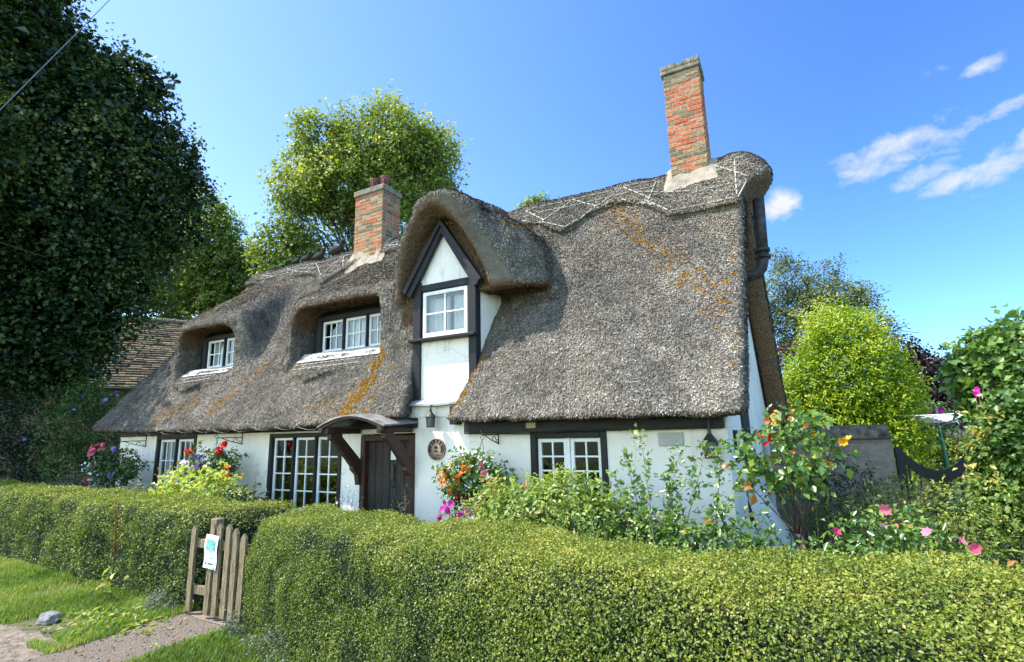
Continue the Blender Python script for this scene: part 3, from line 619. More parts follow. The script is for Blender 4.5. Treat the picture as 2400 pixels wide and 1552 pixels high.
mb.build('porch_frame', M['brownwood'], porch)
prof = [(-.03, 1.0), (-.03, 1.22), (-.06, 1.30), (-.50, 1.69), (-.66, 1.69), (-.66, 1.64), (-.60, 1.57), (-.17, 1.17), (-.15, 1.12), (-.09, 1.10), (-.07, 1.0)]
prof = [(-.03, .92), (-.03, 1.28), (-.48, 1.69), (-.66, 1.69), (-.655, 1.62), (-.57, 1.58), (-.20, 1.20), (-.205, 1.16), (-.16, 1.12), (-.10, 1.07), (-.075, .92)]
for x in (-6.10, -5.07):
    MB().prism(prof, (x, 0, 0), (0, 1, 0), (0, 0, 1), (1, 0, 0), .075).build('bracket', M['brownwood'], porch)
for x in (-6.17, -5.03): MB().tube([(x, -.735, 1.755), (x, -.68, 1.755)], .045, 10).build('carved_boss', M['brownwood'], porch)
tag(MB().box(-1.45, -1.17, -.025, .01, 1.46, 1.61, bev=.006).build('vent_cover', simple('vent_grey', (.42, .41, .38), .7, .1), cot), 'flat grey cover plate')
MB().box(-3.10, -2.96, -.135, -.10, 1.70, 1.775, bev=.006).build('junction_box', simple('cream_plastic', (.34, .28, .15), .5, .15), cot)
MB().tube([(-4.05+3.2*t, -.115, 1.66-.025*math.sin(math.pi*min(1, t*2.2))+.012*math.sin(t*14)) for t in np.linspace(0, 1, 24)], .008, 5).build('cable', M['iron'], cot)

# ------------------------------------------------------------------ ground
m, nt, out = nmat('soil'); g = NT(nt); p = g.n('ShaderNodeBsdfPrincipled'); p.inputs['Roughness'].default_value = .95
pos = g.geo().outputs['Position']; n1 = g.noise(.6, 6, pos); n2 = g.noise(18, 5, pos)
c = g.mix(g.ramp(n1.outputs['Fac'], [(.5, (0, 0, 0)), (.75, (1, 1, 1))]).outputs[0], (.045, .07, .018), (.085, .065, .042)); c = g.mix(1., c, g.ramp(n2.outputs['Fac'], [(.3, (.6, .6, .6)), (.7, (1.2, 1.2, 1.2))]).outputs[0], 'MULTIPLY'); g.l(c, p.inputs['Base Color'])
b = g.n('ShaderNodeBump'); b.inputs['Strength'].default_value = .6; b.inputs['Distance'].default_value = .04; g.l(n2.outputs['Fac'], b.inputs['Height']); g.l(b.outputs[0], p.inputs['Normal']); g.l(p.outputs[0], out.inputs[0]); M['soil'] = m
M['turf'] = simple('turf', (.075, .095, .028), .9, .4, 3.5, .8, 45, c2=(.13, .12, .055))
M['dirt'] = simple('dirt', (.15, .11, .078), .95, .4, 14, .7, 35, c2=(.27, .215, .16))
M['tarmac'] = simple('pebbly_tarmac', (.14, .105, .08), .95, .4, 70, .9, 110, c2=(.27, .22, .17))
M['slab'] = simple('old_brick_paving', (.2, .155, .12), .9, .35, 8, .6, 40)
def sheet(name, poly, z, m, jit=.03, kind='structure', step=.12):
    pts = []
    for (x0, y0), (x1, y1) in zip(poly, poly[1:]+poly[:1]):
        n = max(1, int(math.hypot(x1-x0, y1-y0)/step))
        for i in range(n):
            t = i/n; pts.append((x0+(x1-x0)*t+jit*random.uniform(-1, 1), y0+(y1-y0)*t+jit*random.uniform(-1, 1), z))
    o = MB().add(pts, [tuple(range(len(pts)))]).build(name, m); tag(o, kind=kind); return o
n = 60; gs = np.concatenate([-np.geomspace(900, 12, 12), np.linspace(-10, 10, 21), np.geomspace(12, 900, 12)])
V = [(x-3, y, 0) for y in gs for x in gs]; k = len(gs)
tag(MB().add(V, [(j*k+i, j*k+i+1, (j+1)*k+i+1, (j+1)*k+i) for j in range(k-1) for i in range(k-1)]).build('ground', M['soil']), kind='structure')
path_poly = [(-5.38, -2.8), (-5.47, -3.25), (-5.42, -3.6), (-5.40, -3.9), (-5.5, -4.2), (-5.7, -6.2), (-4.4, -6.2), (-4.6, -4.2), (-4.64, -3.74), (-4.67, -3.47), (-4.66, -3.15), (-4.53, -2.8)]
dirt_poly = [(-12, -4.0), (-8.2, -3.98), (-6.7, -3.86), (-6.1, -3.78), (-5.6, -3.84), (-5.35, -4.1), (-5.4, -6.4), (-13, -6.4)]
sheet('verge', [(-16, -2.45), (-5.3, -2.75), (-4.6, -2.75), (-3, -3.1), (1.5, -4.4), (1.5, -6.0), (-16, -6.3)], .004, M['turf'])
sheet('dirt_track', dirt_poly, .008, M['dirt'], .05)
sheet('path', path_poly, .012, M['tarmac'], .03)
sheet('path_threshold', [(-5.36, -2.6), (-5.36, -2.96), (-4.58, -3.02), (-4.5, -2.6)], .017, M['slab'], .01)
def inpoly(P, poly):
    x, y = P[:, 0], P[:, 1]; r = np.zeros(len(P), bool)
    for (x0, y0), (x1, y1) in zip(poly, poly[1:]+poly[:1]):
        c = (y0 > y) != (y1 > y); r ^= c & (x < (x1-x0)*(y-y0)/(y1-y0+1e-12)+x0)
    return r
# leaf materials
LM = {}
LM['hedge'] = leafmat('hedge_leaf', [(0, (.018, .042, .006)), (.35, (.068, .115, .013)), (.65, (.165, .217, .025)), (.85, (.275, .30, .04)), (.95, (.33, .325, .055)), (1, (.30, .18, .05))], .27, .42, .4)
LM['grass'] = leafmat('grass_blade', [(0, (.08, .13, .025)), (.5, (.19, .28, .045)), (.8, (.29, .40, .08)), (.93, (.42, .40, .14)), (1, (.48, .38, .18))], .35, .5, .3)
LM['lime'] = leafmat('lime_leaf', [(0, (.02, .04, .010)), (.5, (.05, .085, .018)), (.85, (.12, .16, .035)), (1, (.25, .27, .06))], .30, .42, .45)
LM['syc'] = leafmat('maple_leaf', [(0, (.05, .085, .013)), (.4, (.13, .19, .03)), (.8, (.27, .32, .06)), (1, (.45, .45, .14))], .42, .45, .4)
LM['mid'] = leafmat('midgreen_leaf', [(0, (.025, .065, .010)), (.5, (.075, .155, .026)), (.9, (.17, .26, .05)), (1, (.28, .28, .06))], .3, .4, .5)
LM['rose'] = leafmat('rose_leaf', [(0, (.028, .07, .014)), (.5, (.085, .18, .028)), (.85, (.19, .30, .05)), (.95, (.34, .34, .07)), (1, (.40, .16, .04))], .3, .30, .6)
LM['gold'] = leafmat('golden_leaf', [(0, (.13, .19, .03)), (.5, (.32, .41, .075)), (.9, (.50, .54, .15)), (1, (.45, .30, .08))], .4, .45, .4)
LM['privet'] = leafmat('yellow_privet_leaf', [(0, (.045, .11, .006)), (.4, (.15, .27, .010)), (.8, (.33, .44, .018)), (1, (.47, .49, .03))], .38, .4, .45)
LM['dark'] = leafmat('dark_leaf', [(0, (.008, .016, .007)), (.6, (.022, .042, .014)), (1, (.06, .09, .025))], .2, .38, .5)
LM['birch'] = leafmat('birch_leaf', [(0, (.055, .08, .028)), (.5, (.13, .17, .055)), (1, (.27, .29, .11))], .35, .45, .4)
LM['purple'] = leafmat('purple_leaf', [(0, (.018, .012, .014)), (.6, (.05, .028, .03)), (1, (.11, .055, .05))], .25, .4, .4, (1.2, .6, .6))
LM['redleaf'] = leafmat('red_leaf', [(0, (.03, .02, .014)), (.5, (.09, .03, .02)), (1, (.22, .04, .03))], .3, .4, .4, (1.3, .5, .4))
LM['silver'] = leafmat('silver_leaf', [(0, (.08, .105, .075)), (1, (.24, .27, .21))], .2, .6, .2)
LM['fig'] = leafmat('fig_leaf', [(0, (.045, .10, .02)), (.6, (.12, .22, .045)), (1, (.22, .33, .08))], .3, .35, .5)
LM['straw'] = leafmat('dead_stem', [(0, (.12, .06, .02)), (1, (.30, .16, .05))], .15, .8, .1, (1, .8, .5))
LM['fuchsia'] = leafmat('fuchsia_leaf', [(0, (.09, .15, .03)), (.5, (.23, .32, .065)), (.85, (.36, .42, .12)), (1, (.42, .20, .09))], .35, .4, .45)
def fl(n, a, b, tr=.3): return leafmat(n, [(0, a), (1, b)], tr, .5, .3, (1.1, 1.05, 1.05))
FM = {'orange': fl('orange_petal', (.75, .19, .03), (.85, .36, .06)), 'pink': fl('pink_petal', (.70, .13, .30), (.78, .32, .46)), 'red': fl('red_petal', (.45, .008, .012), (.70, .03, .02)), 'darkred': fl('crimson_petal', (.22, .004, .012), (.40, .01, .02)), 'blue': fl('blue_petal', (.08, .10, .55), (.28, .32, .80)),
      'magenta': fl('magenta_petal', (.60, .01, .28), (.78, .03, .42)), 'white': fl('white_petal', (.70, .70, .72), (.82, .82, .84)), 'purple': fl('purple_petal', (.16, .06, .40), (.34, .20, .60)), 'yellow': fl('yellow_petal', (.78, .42, .02), (.82, .55, .04)), 'rosepink': fl('rose_pink_petal', (.72, .06, .16), (.82, .26, .34)), 'violet': fl('violet_petal', (.14, .12, .55), (.30, .25, .72)), 'palepink': fl('pale_pink_petal', (.75, .42, .42), (.85, .62, .62))}
# ------------------------------------------------------------------ grass
GP = np.stack([rng.uniform(-11.5, -2.6, 150000), rng.uniform(-4.5, -2.6, 150000), np.full(150000, .004)], 1)
bare = fbm(GP, 1.3, 4, 3)+.25*np.exp(-(((GP[:, 0]+8.2)/1.3)**2+((GP[:, 1]+3.35)/.22)**2))
keep = ~inpoly(GP, path_poly) & ~inpoly(GP, dirt_poly) & (bare < .10+.25*rng.random(len(GP))) & (GP[:, 1] < np.where(GP[:, 0] > -4.6, -2.95-.29*(GP[:, 0]+4.55)+.12, -2.72))
edge = (inpoly(GP, dirt_poly)) & (fbm(GP, 4, 8, 2) > .22) & (GP[:, 1] > -4.0)
GP = GP[keep | edge]; nG = len(GP)
hN = (.035+.03*rng.random(nG)+.02*np.clip(fbm(GP, 2, 3, 2), 0, 1))*(1+.5*(GP[:, 1] > -2.9)); az = rng.uniform(0, 6.283, nG); ln_ = .7*rng.random(nG)*hN
dx = np.stack([np.cos(az), np.sin(az), 0*az], 1); sdw = np.stack([-np.sin(az), np.cos(az), 0*az], 1)*(.0022+.0018*rng.random(nG))[:, None]; upv = np.array([0, 0, 1.])
V = np.stack([GP-sdw, GP+sdw, GP+dx*(ln_*.45)[:, None]+upv*(hN*.62)[:, None]+sdw*.8, GP+dx*(ln_*.45)[:, None]+upv*(hN*.62)[:, None]-sdw*.8, GP+dx*(ln_*1.2)[:, None]+upv*hN[:, None]], 1).reshape(-1, 3)
b_ = np.arange(nG)[:, None]*5; T = np.concatenate([b_+np.array([[0, 1, 2]]), b_+np.array([[0, 2, 3]]), b_+np.array([[3, 2, 4]])])
gt = np.clip(.50+.22*rng.normal(size=nG)+.9*fbm(GP, 1.6, 6, 3)+.35*np.clip(fbm(GP, 1.3, 4, 3), 0, 1), 0, 1)
tag(npmesh('grass', V, T, LM['grass'], attrs={'tint': np.repeat(gt, 5)}), 'short bright green grass on the verge in front of the hedges', 'grass', kind='stuff')
# weeds in the grass by the path: broad low leaves
WP = np.stack([rng.normal(-5.85, .32, 420), rng.normal(-3.38, .17, 420), .01+.04*rng.random(420)], 1)
tag(leafobj('weed_patch', WP, np.tile([0, -.2, 1.], (420, 1)), .055, rng.random(420)*.6+.4, LM['grass'], None, aspect=.45, jit=.5), 'low broad-leaved weeds with yellow tips growing in the grass beside the path', 'weeds', kind='stuff')
# ------------------------------------------------------------------ hedges
def hedge(name, label, front, back, hgt, u0cap, nleaf, lsz, seed):
    NU, NV = 150, 44
    U = np.linspace(0, 1, NU); th = np.linspace(0, math.pi, NV); e = .25
    cx = .5-.5*np.sign(np.cos(th))*np.abs(np.cos(th))**e; cz = np.sin(th)**e
    Fp = np.array([[np.interp(u, [q[0] for q in front], [q[k] for q in front]) for k in (1, 2)] for u in U]); Bp = np.array([[np.interp(u, [q[0] for q in back], [q[k] for q in back]) for k in (1, 2)] for u in U])
    hh_ = np.interp(U, [q[0] for q in hgt], [q[1] for q in hgt]); cap_ = np.ones(NU)
    if u0cap: cap_ = np.minimum(1, np.maximum(0.02, 1-(1-np.clip(U/u0cap, 0, 1))**2.6))**.45
    mid = (Fp+Bp)/2; W_ = Bp-Fp
    xy = mid[:, None, :]+W_[:, None, :]*((cx-.5)[None, :, None])*cap_[:, None, None]
    zz_ = hh_[:, None]*cz[None, :]*(cap_[:, None]**.5)
    Vv = np.concatenate([xy, zz_[:, :, None]], 2).reshape(-1, 3)
    nv = np.array([0, 0, 0.]); out_ = Vv-np.concatenate([np.repeat(mid, NV, 0), np.full((NU*NV, 1), .45)], 1); out_ = nrm(out_*np.array([1, 1, 1.]))
    Vv = Vv+out_*(fbm(Vv, 2.0, seed, 3)*.10+fbm(Vv, 8, seed+3, 2)*.05)[:, None]
    Q = np.array([(i*NV+j, i*NV+j+1, (i+1)*NV+j+1, (i+1)*NV+j) for i in range(NU-1) for j in range(NV-1)])
    root = thing(name, label, 'hedge')
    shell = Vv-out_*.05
    npmesh('shade_shell', shell, None, M['hedgecore'], root, quads=Q, smooth=True)  # near-black shell under the leaves: shade of the gaps put into its colour
    P, N = sample(Vv, Q, nleaf)
    i_ = (N*(P-np.array([*(mid.mean(0)), .4]))).sum(1)
    if np.median(N[P[:, 2] > P[:, 2].max()*.93][:, 2]) < 0: N = -N
    hol = fbm(P, 5, seed+5, 3)
    side = np.clip(1-N[:, 2]*1.2, 0, 1)
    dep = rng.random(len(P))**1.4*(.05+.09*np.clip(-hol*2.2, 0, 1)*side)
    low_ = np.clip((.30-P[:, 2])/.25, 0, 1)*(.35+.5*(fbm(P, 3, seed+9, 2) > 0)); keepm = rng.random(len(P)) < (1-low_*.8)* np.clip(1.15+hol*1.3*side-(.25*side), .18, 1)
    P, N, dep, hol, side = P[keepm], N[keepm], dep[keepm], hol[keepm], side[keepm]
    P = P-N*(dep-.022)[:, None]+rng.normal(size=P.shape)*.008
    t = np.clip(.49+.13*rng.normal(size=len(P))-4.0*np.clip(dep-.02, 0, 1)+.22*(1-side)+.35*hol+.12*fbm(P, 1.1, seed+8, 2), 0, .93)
    br = rng.random(len(P)) < .008+.03*(1-side); t = np.where(br, .97, t)
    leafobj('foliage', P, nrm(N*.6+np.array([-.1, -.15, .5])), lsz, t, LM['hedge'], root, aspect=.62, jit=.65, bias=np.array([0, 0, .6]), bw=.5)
    # loose shoots standing proud of the clipped faces
    ks = rng.choice(len(P), 900); SPt = []; SNn = []; ST = []
    for q in ks:
        dv = nrm(N[q]*.8+np.array([0, 0, .6])+.5*rng.normal(size=3)); L_ = rng.uniform(.03, .09)
        for s_ in np.linspace(.2, 1, 5): SPt.append(P[q]+dv*L_*s_); SNn.append(nrm(np.cross(dv, rng.normal(size=3)))); ST.append(.6+.25*s_)
    leafobj('shoots', np.array(SPt), np.array(SNn), lsz*.9, np.array(ST), LM['hedge'], root, aspect=.55, jit=.3)
    return root
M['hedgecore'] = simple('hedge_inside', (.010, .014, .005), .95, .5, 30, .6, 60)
hedge('clipped_hedge', 'clipped green box hedge running right from the wooden gate across the foreground', [(0, -4.68, -2.93), (1, 2.2, -4.92)], [(0, -4.42, -2.30), (1, 2.3, -3.75)], [(0, .97), (.35, .995), (.7, 1.065), (1, 1.10)], .07, 460000, .0128, 11)
hedge('clipped_hedge', 'clipped green hedge left of the wooden gate, along the grass', [(0, -5.33, -2.93), (.5, -9.5, -2.74), (1, -15, -2.4)], [(0, -4.85, -1.95), (.5, -9.5, -1.85), (1, -15, -1.5)], [(0, .92), (.2, .93), (1, .95)], .035, 200000, .0195, 23)
# ------------------------------------------------------------------ plants
def blobpts(blobs, n, lo=.55, rough=.22, seed=0, fr=1.5):
    B = np.array([b[:6] for b in blobs], float); wgt = (B[:, 3]*B[:, 4]+B[:, 3]*B[:, 5]+B[:, 4]*B[:, 5])
    k = rng.choice(len(B), n, p=wgt/wgt.sum()); D = nrm(rng.normal(size=(n, 3))); C_ = B[k, :3]; Rr = B[k, 3:6]
    S = C_+D*Rr
    r_ = (1-(1-lo)*rng.random(n)**1.8)*(1+rough*2*fbm(S, fr/np.mean(Rr), seed, 3))
    return C_+D*Rr*r_[:, None], nrm(D/Rr), r_
def foliage(root, blobs, n, size, mat, name='foliage', spray=8, slen=.2, droop=.1, lo=.55, rough=.25, seed=0, aspect=.55, zmin=.02, gap=.0, gfreq=2., tb=0., tout=.5, up=.5, fr=1.5, jit=.55):
    ns = max(1, n//spray); P0, N0, r_ = blobpts(blobs, ns, lo, rough, seed, fr)
    if gap > 0:
        q = fbm(P0, gfreq, seed+31, 2); k = q > -.35+gap*.7-.3*rng.random(ns); P0, N0, r_ = P0[k], N0[k], r_[k]; ns = len(P0)
    D = nrm(N0+.7*rng.normal(size=(ns, 3))+np.array([0, 0, -droop])); t = np.linspace(.1, 1, spray)
    P = P0[:, None, :]+D[:, None, :]*(t[None, :, None]*slen*rng.uniform(.6, 1.3, (ns, 1, 1)))+np.array([0, 0, -droop])*(t**2)[None, :, None]*slen*.6
    P = P+rng.normal(size=P.shape)*slen*.13
    N = np.repeat((N0*.5+np.array([-.15, -.1, up]))[:, None, :], spray, 1); Db = np.repeat(D[:, None, :], spray, 1)
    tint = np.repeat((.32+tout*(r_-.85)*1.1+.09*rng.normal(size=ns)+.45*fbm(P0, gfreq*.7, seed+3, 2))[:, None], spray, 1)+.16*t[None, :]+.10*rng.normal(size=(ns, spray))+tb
    P, N, Db, tint = P.reshape(-1, 3), N.reshape(-1, 3), Db.reshape(-1, 3), tint.ravel(); k = P[:, 2] > zmin
    return leafobj(name, P[k], N[k], size, np.clip(tint[k], 0, 1), mat, root, aspect=aspect, jit=jit, bias=Db[k], bw=.7)
def stems(root, pts, base, r0=.02, m='bark', name='stem', k=5):
    mb = MB(); base = np.array(base, float)
    for p_ in pts:
        p_ = np.array(p_, float); mid = base+(p_-base)*.5+np.array([0, 0, .12])*np.linalg.norm(p_-base)+rng.normal(size=3)*.05*np.linalg.norm(p_-base)
        mb.tube([base+rng.normal(size=3)*.3*r0, base*.55+mid*.45, mid, (mid+p_)/2+rng.normal(size=3)*.02, p_], [r0, r0*.8, r0*.6, r0*.4, r0*.2], k)
    return mb.build(name, M[m], root, smooth=True)
def flowers(root, P, size, mat, name='flower', k=5, N=None, cup=.25):
    P = np.array(P, float)
    if N is None: N = nrm(np.array([-.1, -.7, .45])+.5*rng.normal(size=(len(P), 3)))
    if name == 'flower' and len(P) <= 60:
        for i in range(len(P)): flowerobj('flower', P[i:i+1], N[i:i+1], np.full(1, size), FM[mat], root, k, cup)
        return
    return flowerobj(name, P, N, np.full(len(P), size), FM[mat], root, k, cup)
def shrub(name, label, cat, blobs, n, size, mat, base=None, ns=8, sr=.012, group=None, **k):
    root = thing(name, label, cat, group); B = np.array([b[:6] for b in blobs])
    if base is None: base = (B[:, 0].mean(), B[:, 1].mean(), 0)
    tips, _, _ = blobpts(blobs, ns, .8, .1)
    stems(root, tips, base, sr); foliage(root, blobs, n, size, LM[mat], **k); return root
def tree(name, label, blobs, n, size, mat, base, tr, nb=26, group=None, spray=10, slen=.7, **k):
    root = thing(name, label, 'tree', group); B = np.array([b[:6] for b in blobs]); base = np.array(base, float)
    c = (B[:, :3]*B[:, 3:4]).sum(0)/B[:, 3].sum(); top = np.array([c[0], c[1], (B[:, 2]+B[:, 5]*.2).max()*.55+c[2]*.45])
    mb = MB(); ax = [base+(top-base)*t+np.array([math.sin(t*5), math.cos(t*4), 0])*.15*t for t in np.linspace(0, 1, 9)]
    mb.tube(ax, [tr*(1.35 if i == 0 else 1)*(1-.85*i/8)+.02 for i in range(9)], 10); mb.build('trunk', M['bark'], root, smooth=True)
    mb = MB(); tips, _, _ = blobpts(blobs, nb, .75, .1)
    for p_ in tips:
        t = np.clip((p_[2]-base[2])/(top[2]-base[2])-.22, .12, .8); s = base+(top-base)*t; md = s+(p_-s)*.5+np.array([0, 0, .10])*np.linalg.norm(p_-s); r_ = tr*(1-.85*t)*.5
        mb.tube([s, s*.5+md*.5+rng.normal(size=3)*.1, md, (md+p_)/2+rng.normal(size=3)*.15, p_], [r_, r_*.75, r_*.5, r_*.33, r_*.12], 6)
        for _ in range(3):
            q = p_+rng.normal(size=3)*np.array([.8, .8, .6])*slen*1.2; mb.tube([md*.4+p_*.6, (md+p_*2+q)/4+rng.normal(size=3)*.08, q], [r_*.3, r_*.2, .008], 5)
    mb.build('branch', M['bark'], root, smooth=True)
    foliage(root, blobs, n, size, LM[mat], 'crown', spray=spray, slen=slen, **k); return root
def pxb(lst, dist):                          # far crowns: (px, py, radius px) at a ground distance
    o = []
    for x, y, r_, *q in lst:
        c = far(x, y, dist+(q[0] if q else 0)); dep = (c-CAM)@_fw; ob = np.linalg.norm(ray(x, y)); rr = r_/F*dep/ob**.5; o.append((*c, rr, rr, rr*1.02))
    return o
# trees
bl = [(-18.4, -3.3, 9.6, 2.3, 2.0, 2.0)]+pxb([(-40, -120, 200), (0, 80, 215), (140, 160, 125), (110, 300, 250), (250, 300, 150), (150, 470, 260), (330, 440, 130), (330, 540, 100), (90, 640, 260), (245, 640, 120), (60, 790, 160), (130, 770, 110), (-200, 300, 350), (-150, 650, 300), (400, 350, 50), (420, 450, 42), (460, 440, 22), (430, 318, 20), (345, 180, 32), (285, 120, 24), (300, 190, 60), (425, 555, 36), (385, 230, 22), (190, 840, 40), (215, 790, 50), (90, 880, 55)], 22)
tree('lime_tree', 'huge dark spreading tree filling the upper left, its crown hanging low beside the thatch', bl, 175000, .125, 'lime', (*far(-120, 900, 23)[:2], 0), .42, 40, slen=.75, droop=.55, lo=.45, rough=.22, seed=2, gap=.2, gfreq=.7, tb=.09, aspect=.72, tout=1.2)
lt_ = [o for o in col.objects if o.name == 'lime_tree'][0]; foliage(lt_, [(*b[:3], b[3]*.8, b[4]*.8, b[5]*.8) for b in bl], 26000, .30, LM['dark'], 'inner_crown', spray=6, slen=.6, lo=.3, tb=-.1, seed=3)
bl = pxb([(480, 560, 85), (420, 640, 95), (530, 640, 85), (450, 730, 90), (560, 700, 55), (380, 710, 60), (580, 620, 35), (490, 500, 40)], 42)
tree('leafy_tree', 'smaller mid green tree behind the stone roof, between the huge dark tree and the thatch', bl, 60000, .18, 'syc', (*far(470, 900, 42)[:2], 0), .3, 24, slen=.7, droop=.3, lo=.5, seed=5, gap=.3, gfreq=.45, tb=.10, aspect=.72)
bl = pxb([(880, 330, 95), (760, 350, 75), (960, 400, 100), (820, 430, 110), (700, 440, 60), (740, 520, 90), (1000, 350, 55), (680, 590, 60), (640, 560, 40), (900, 500, 120), (1020, 450, 45), (1040, 470, 40), (760, 300, 30), (900, 275, 28), (720, 300, 22), (630, 620, 35)], 25)
tree('maple_tree', 'tall sunlit yellow-green tree rising behind the left chimney and the ridge', bl, 100000, .135, 'syc', (*far(840, 900, 25)[:2], 0), .35, 44, slen=.75, droop=.2, lo=.42, seed=9, gap=.62, gfreq=.75, tb=.26, aspect=.8, rough=.3)
bl = pxb([(1265, 490, 26), (1240, 500, 20), (1290, 500, 18), (1220, 520, 15)], 32)
tree('leafy_tree', 'top of a distant green tree just showing over the ridge right of the dormer', bl, 3500, .17, 'syc', (*far(1265, 900, 32)[:2], 0), .2, 5, slen=.5, tb=.1, aspect=.8)
bl = pxb([(1850, 650, 45), (1800, 690, 60), (1920, 680, 45), (1990, 690, 42), (1900, 740, 80), (2010, 730, 40), (2060, 760, 26), (1830, 610, 22), (1950, 625, 20), (1820, 780, 60), (2030, 690, 22), (1990, 780, 60), (2090, 790, 18)], 18)
tree('birch_tree', 'feathery grey-green birch tree right of the gable, behind the yellow bush', bl, 36000, .06, 'birch', (*far(1900, 1050, 18)[:2], 0), .12, 40, slen=.35, droop=.5, lo=.35, seed=12, gap=.4, gfreq=1.4, aspect=.75, rough=.35, tb=.16)
shrub('golden_privet', 'tall bright yellow-green bush standing behind the garden wall', 'bush', [(.92, 6, 2.2, .92, .8, 1.55), (.55, 5.9, 1.5, .7, .7, .95), (1.35, 6, 1.5, .66, .7, 1.0), (.95, 6, 3.2, .50, .5, .75), (.25, 5.8, 2.3, .4, .5, .8), (1.5, 6, 2.3, .45, .5, .75)], 62000, .062, 'privet', (.9, 6.1, 0), 14, .03, spray=9, slen=.24, droop=-.35, lo=.6, rough=.22, seed=15, gap=.06, gfreq=2.2, aspect=.42, tb=.14, tout=1.2)
bl = pxb([(2140, 880, 45), (2190, 900, 40), (2120, 830, 25), (2165, 840, 18), (2240, 920, 40), (2150, 950, 40), (2210, 950, 40)], 17)
shrub('smoke_bush', 'dark purple-leaved bush right of the yellow bush, against the sky', 'bush', bl, 9000, .085, 'purple', (*far(2170, 1050, 17)[:2], 0), 8, .025, slen=.35, droop=.0, seed=18, gap=.25, aspect=.8)
shrub('red_leaved_shrub', 'dark red-leaved shrub between the gable and the yellow bush', 'bush', pxb([(1850, 850, 35), (1845, 920, 45), (1870, 960, 40)], 13), 4500, .06, 'redleaf', (*far(1850, 1050, 13)[:2], 0), 6, .02, slen=.25, seed=20)
shrub('evergreen_shrub', 'dark green shrub close behind the thatch of the gable end', 'bush', pxb([(1840, 960, 45), (1865, 1000, 40), (1835, 1030, 40)], 12), 4500, .055, 'dark', (*far(1850, 1060, 12)[:2], 0), 6, .02, slen=.2, seed=21, tb=.1)
bl = pxb([(2362, 852, 58), (2305, 875, 36), (2388, 800, 36), (2365, 920, 50), (2415, 880, 65), (2325, 818, 22), (2270, 852, 15), (2290, 905, 20)], 10.2)
shrub('fig_bush', 'large fig bush with broad lobed leaves at the right edge', 'bush', bl, 14000, .10, 'fig', (*far(2350, 1100, 10.2)[:2], 0), 12, .025, slen=.3, spray=6, droop=.2, seed=24, gap=.15, aspect=.8, tb=.12, lo=.45)
bl = pxb([(2366, 1010, 52), (2360, 1090, 52), (2400, 960, 50), (2420, 1050, 70), (2380, 1160, 60), (2440, 1150, 80), (2325, 1000, 24), (2325, 1060, 22)], 7.6)
iv = shrub('ivy', 'dense ivy and creeper tumbling over the post at the right edge, reddening at its tips', 'climber', bl, 17000, .058, 'mid', (*far(2370, 1250, 7.7)[:2], 0), 10, .02, slen=.16, spray=6, droop=.5, seed=26, gap=.1, aspect=.85, tb=.1, lo=.6)
foliage(iv, pxb([(2295, 985, 20), (2300, 1040, 18), (2295, 1090, 16), (2315, 1110, 14)], 7.3), 200, .05, LM['gold'], 'reddening_leaves', spray=5, slen=.12, tb=.35)
for kx, (lst, lab, dd) in enumerate([([(2250, 870, 40), (2200, 890, 35), (2300, 880, 40), (2360, 870, 45)], 'distant green trees on the skyline at the right', 34), ([(2110, 960, 40), (2180, 985, 35), (2060, 1000, 50)], 'loose green shrub behind the clothes airer', 15)]):
    shrub('garden_shrub', lab, 'bush', pxb(lst, dd), 5000, .12 if dd > 20 else .07, 'mid', (*far(lst[0][0], 1060, dd)[:2], 0), 6, .03, slen=.5 if dd > 20 else .25, seed=30+kx, tb=.05)
pf = shrub('pink_flowering_shrub', 'low shrub with small purplish pink flowers behind the clothes airer', 'bush', pxb([(2165, 965, 18), (2195, 970, 18), (2140, 975, 14)], 13.5), 1500, .06, 'mid', (*far(2170, 1060, 13.5)[:2], 0), 5, .012, slen=.15, seed=33)
P, _, _ = blobpts(pxb([(2165, 965, 19), (2195, 970, 18)], 13.3), 60, .9, .1); flowers(pf, P, .04, 'magenta')
P, _, _ = blobpts(pxb([(2285, 918, 14), (2310, 935, 8), (2390, 930, 8)], 9.6), 5, .6); mal = thing('mallow_plant', 'tall stems with magenta flowers in front of the fig bush', 'flower'); stems(mal, P, (*far(2300, 1150, 9.6)[:2], 0), .008, 'picket'); flowers(mal, P, .035, 'magenta')
shrub('garden_shrub', 'olive green clipped shrub behind the black gate', 'bush', pxb([(2190, 1050, 42), (2250, 1060, 38), (2140, 1060, 36), (2220, 1090, 50)], 15), 9000, .05, 'hedge', (*far(2200, 1100, 15)[:2], 0), 5, .02, slen=.15, seed=35, tb=.18)
# left background
for kx, (lst, dist, nn, sz, mt, lab, tb) in enumerate([
    ([(30, 960, 35), (-30, 1000, 80), (70, 1000, 50), (60, 1080, 70), (0, 1090, 70), (110, 1090, 50)], 19, 9000, .07, 'dark', 'dark clipped evergreen bush at the left edge under the huge tree', 0),
    ([(170, 1000, 55), (210, 950, 45), (230, 1040, 55), (160, 1080, 50), (250, 1080, 45), (280, 950, 30), (200, 930, 30)], 17, 8500, .065, 'mid', 'bright green bush with violet-blue flowers left of the thatch tip', -.12),
    ([(290, 1060, 40), (320, 1100, 40), (250, 1120, 40), (330, 1050, 25)], 15.5, 3500, .05, 'dark', 'dark shrub in the shade under the left end of the eaves', .05)]):
    s_ = shrub('garden_bush', lab, 'bush', pxb(lst, dist), nn, sz, mt, (*far(lst[0][0]+20, 1100, dist)[:2], 0), 8, .02, slen=.28, seed=40+kx, tb=tb, droop=-.1, rough=.3, gap=.12)
    if kx == 1: flowers(s_, [far(x, y, 16.3) for x, y in [(57, 1029), (272, 920), (248, 938), (173, 961), (130, 926), (105, 988), (195, 930), (275, 926)]], .05, 'violet')
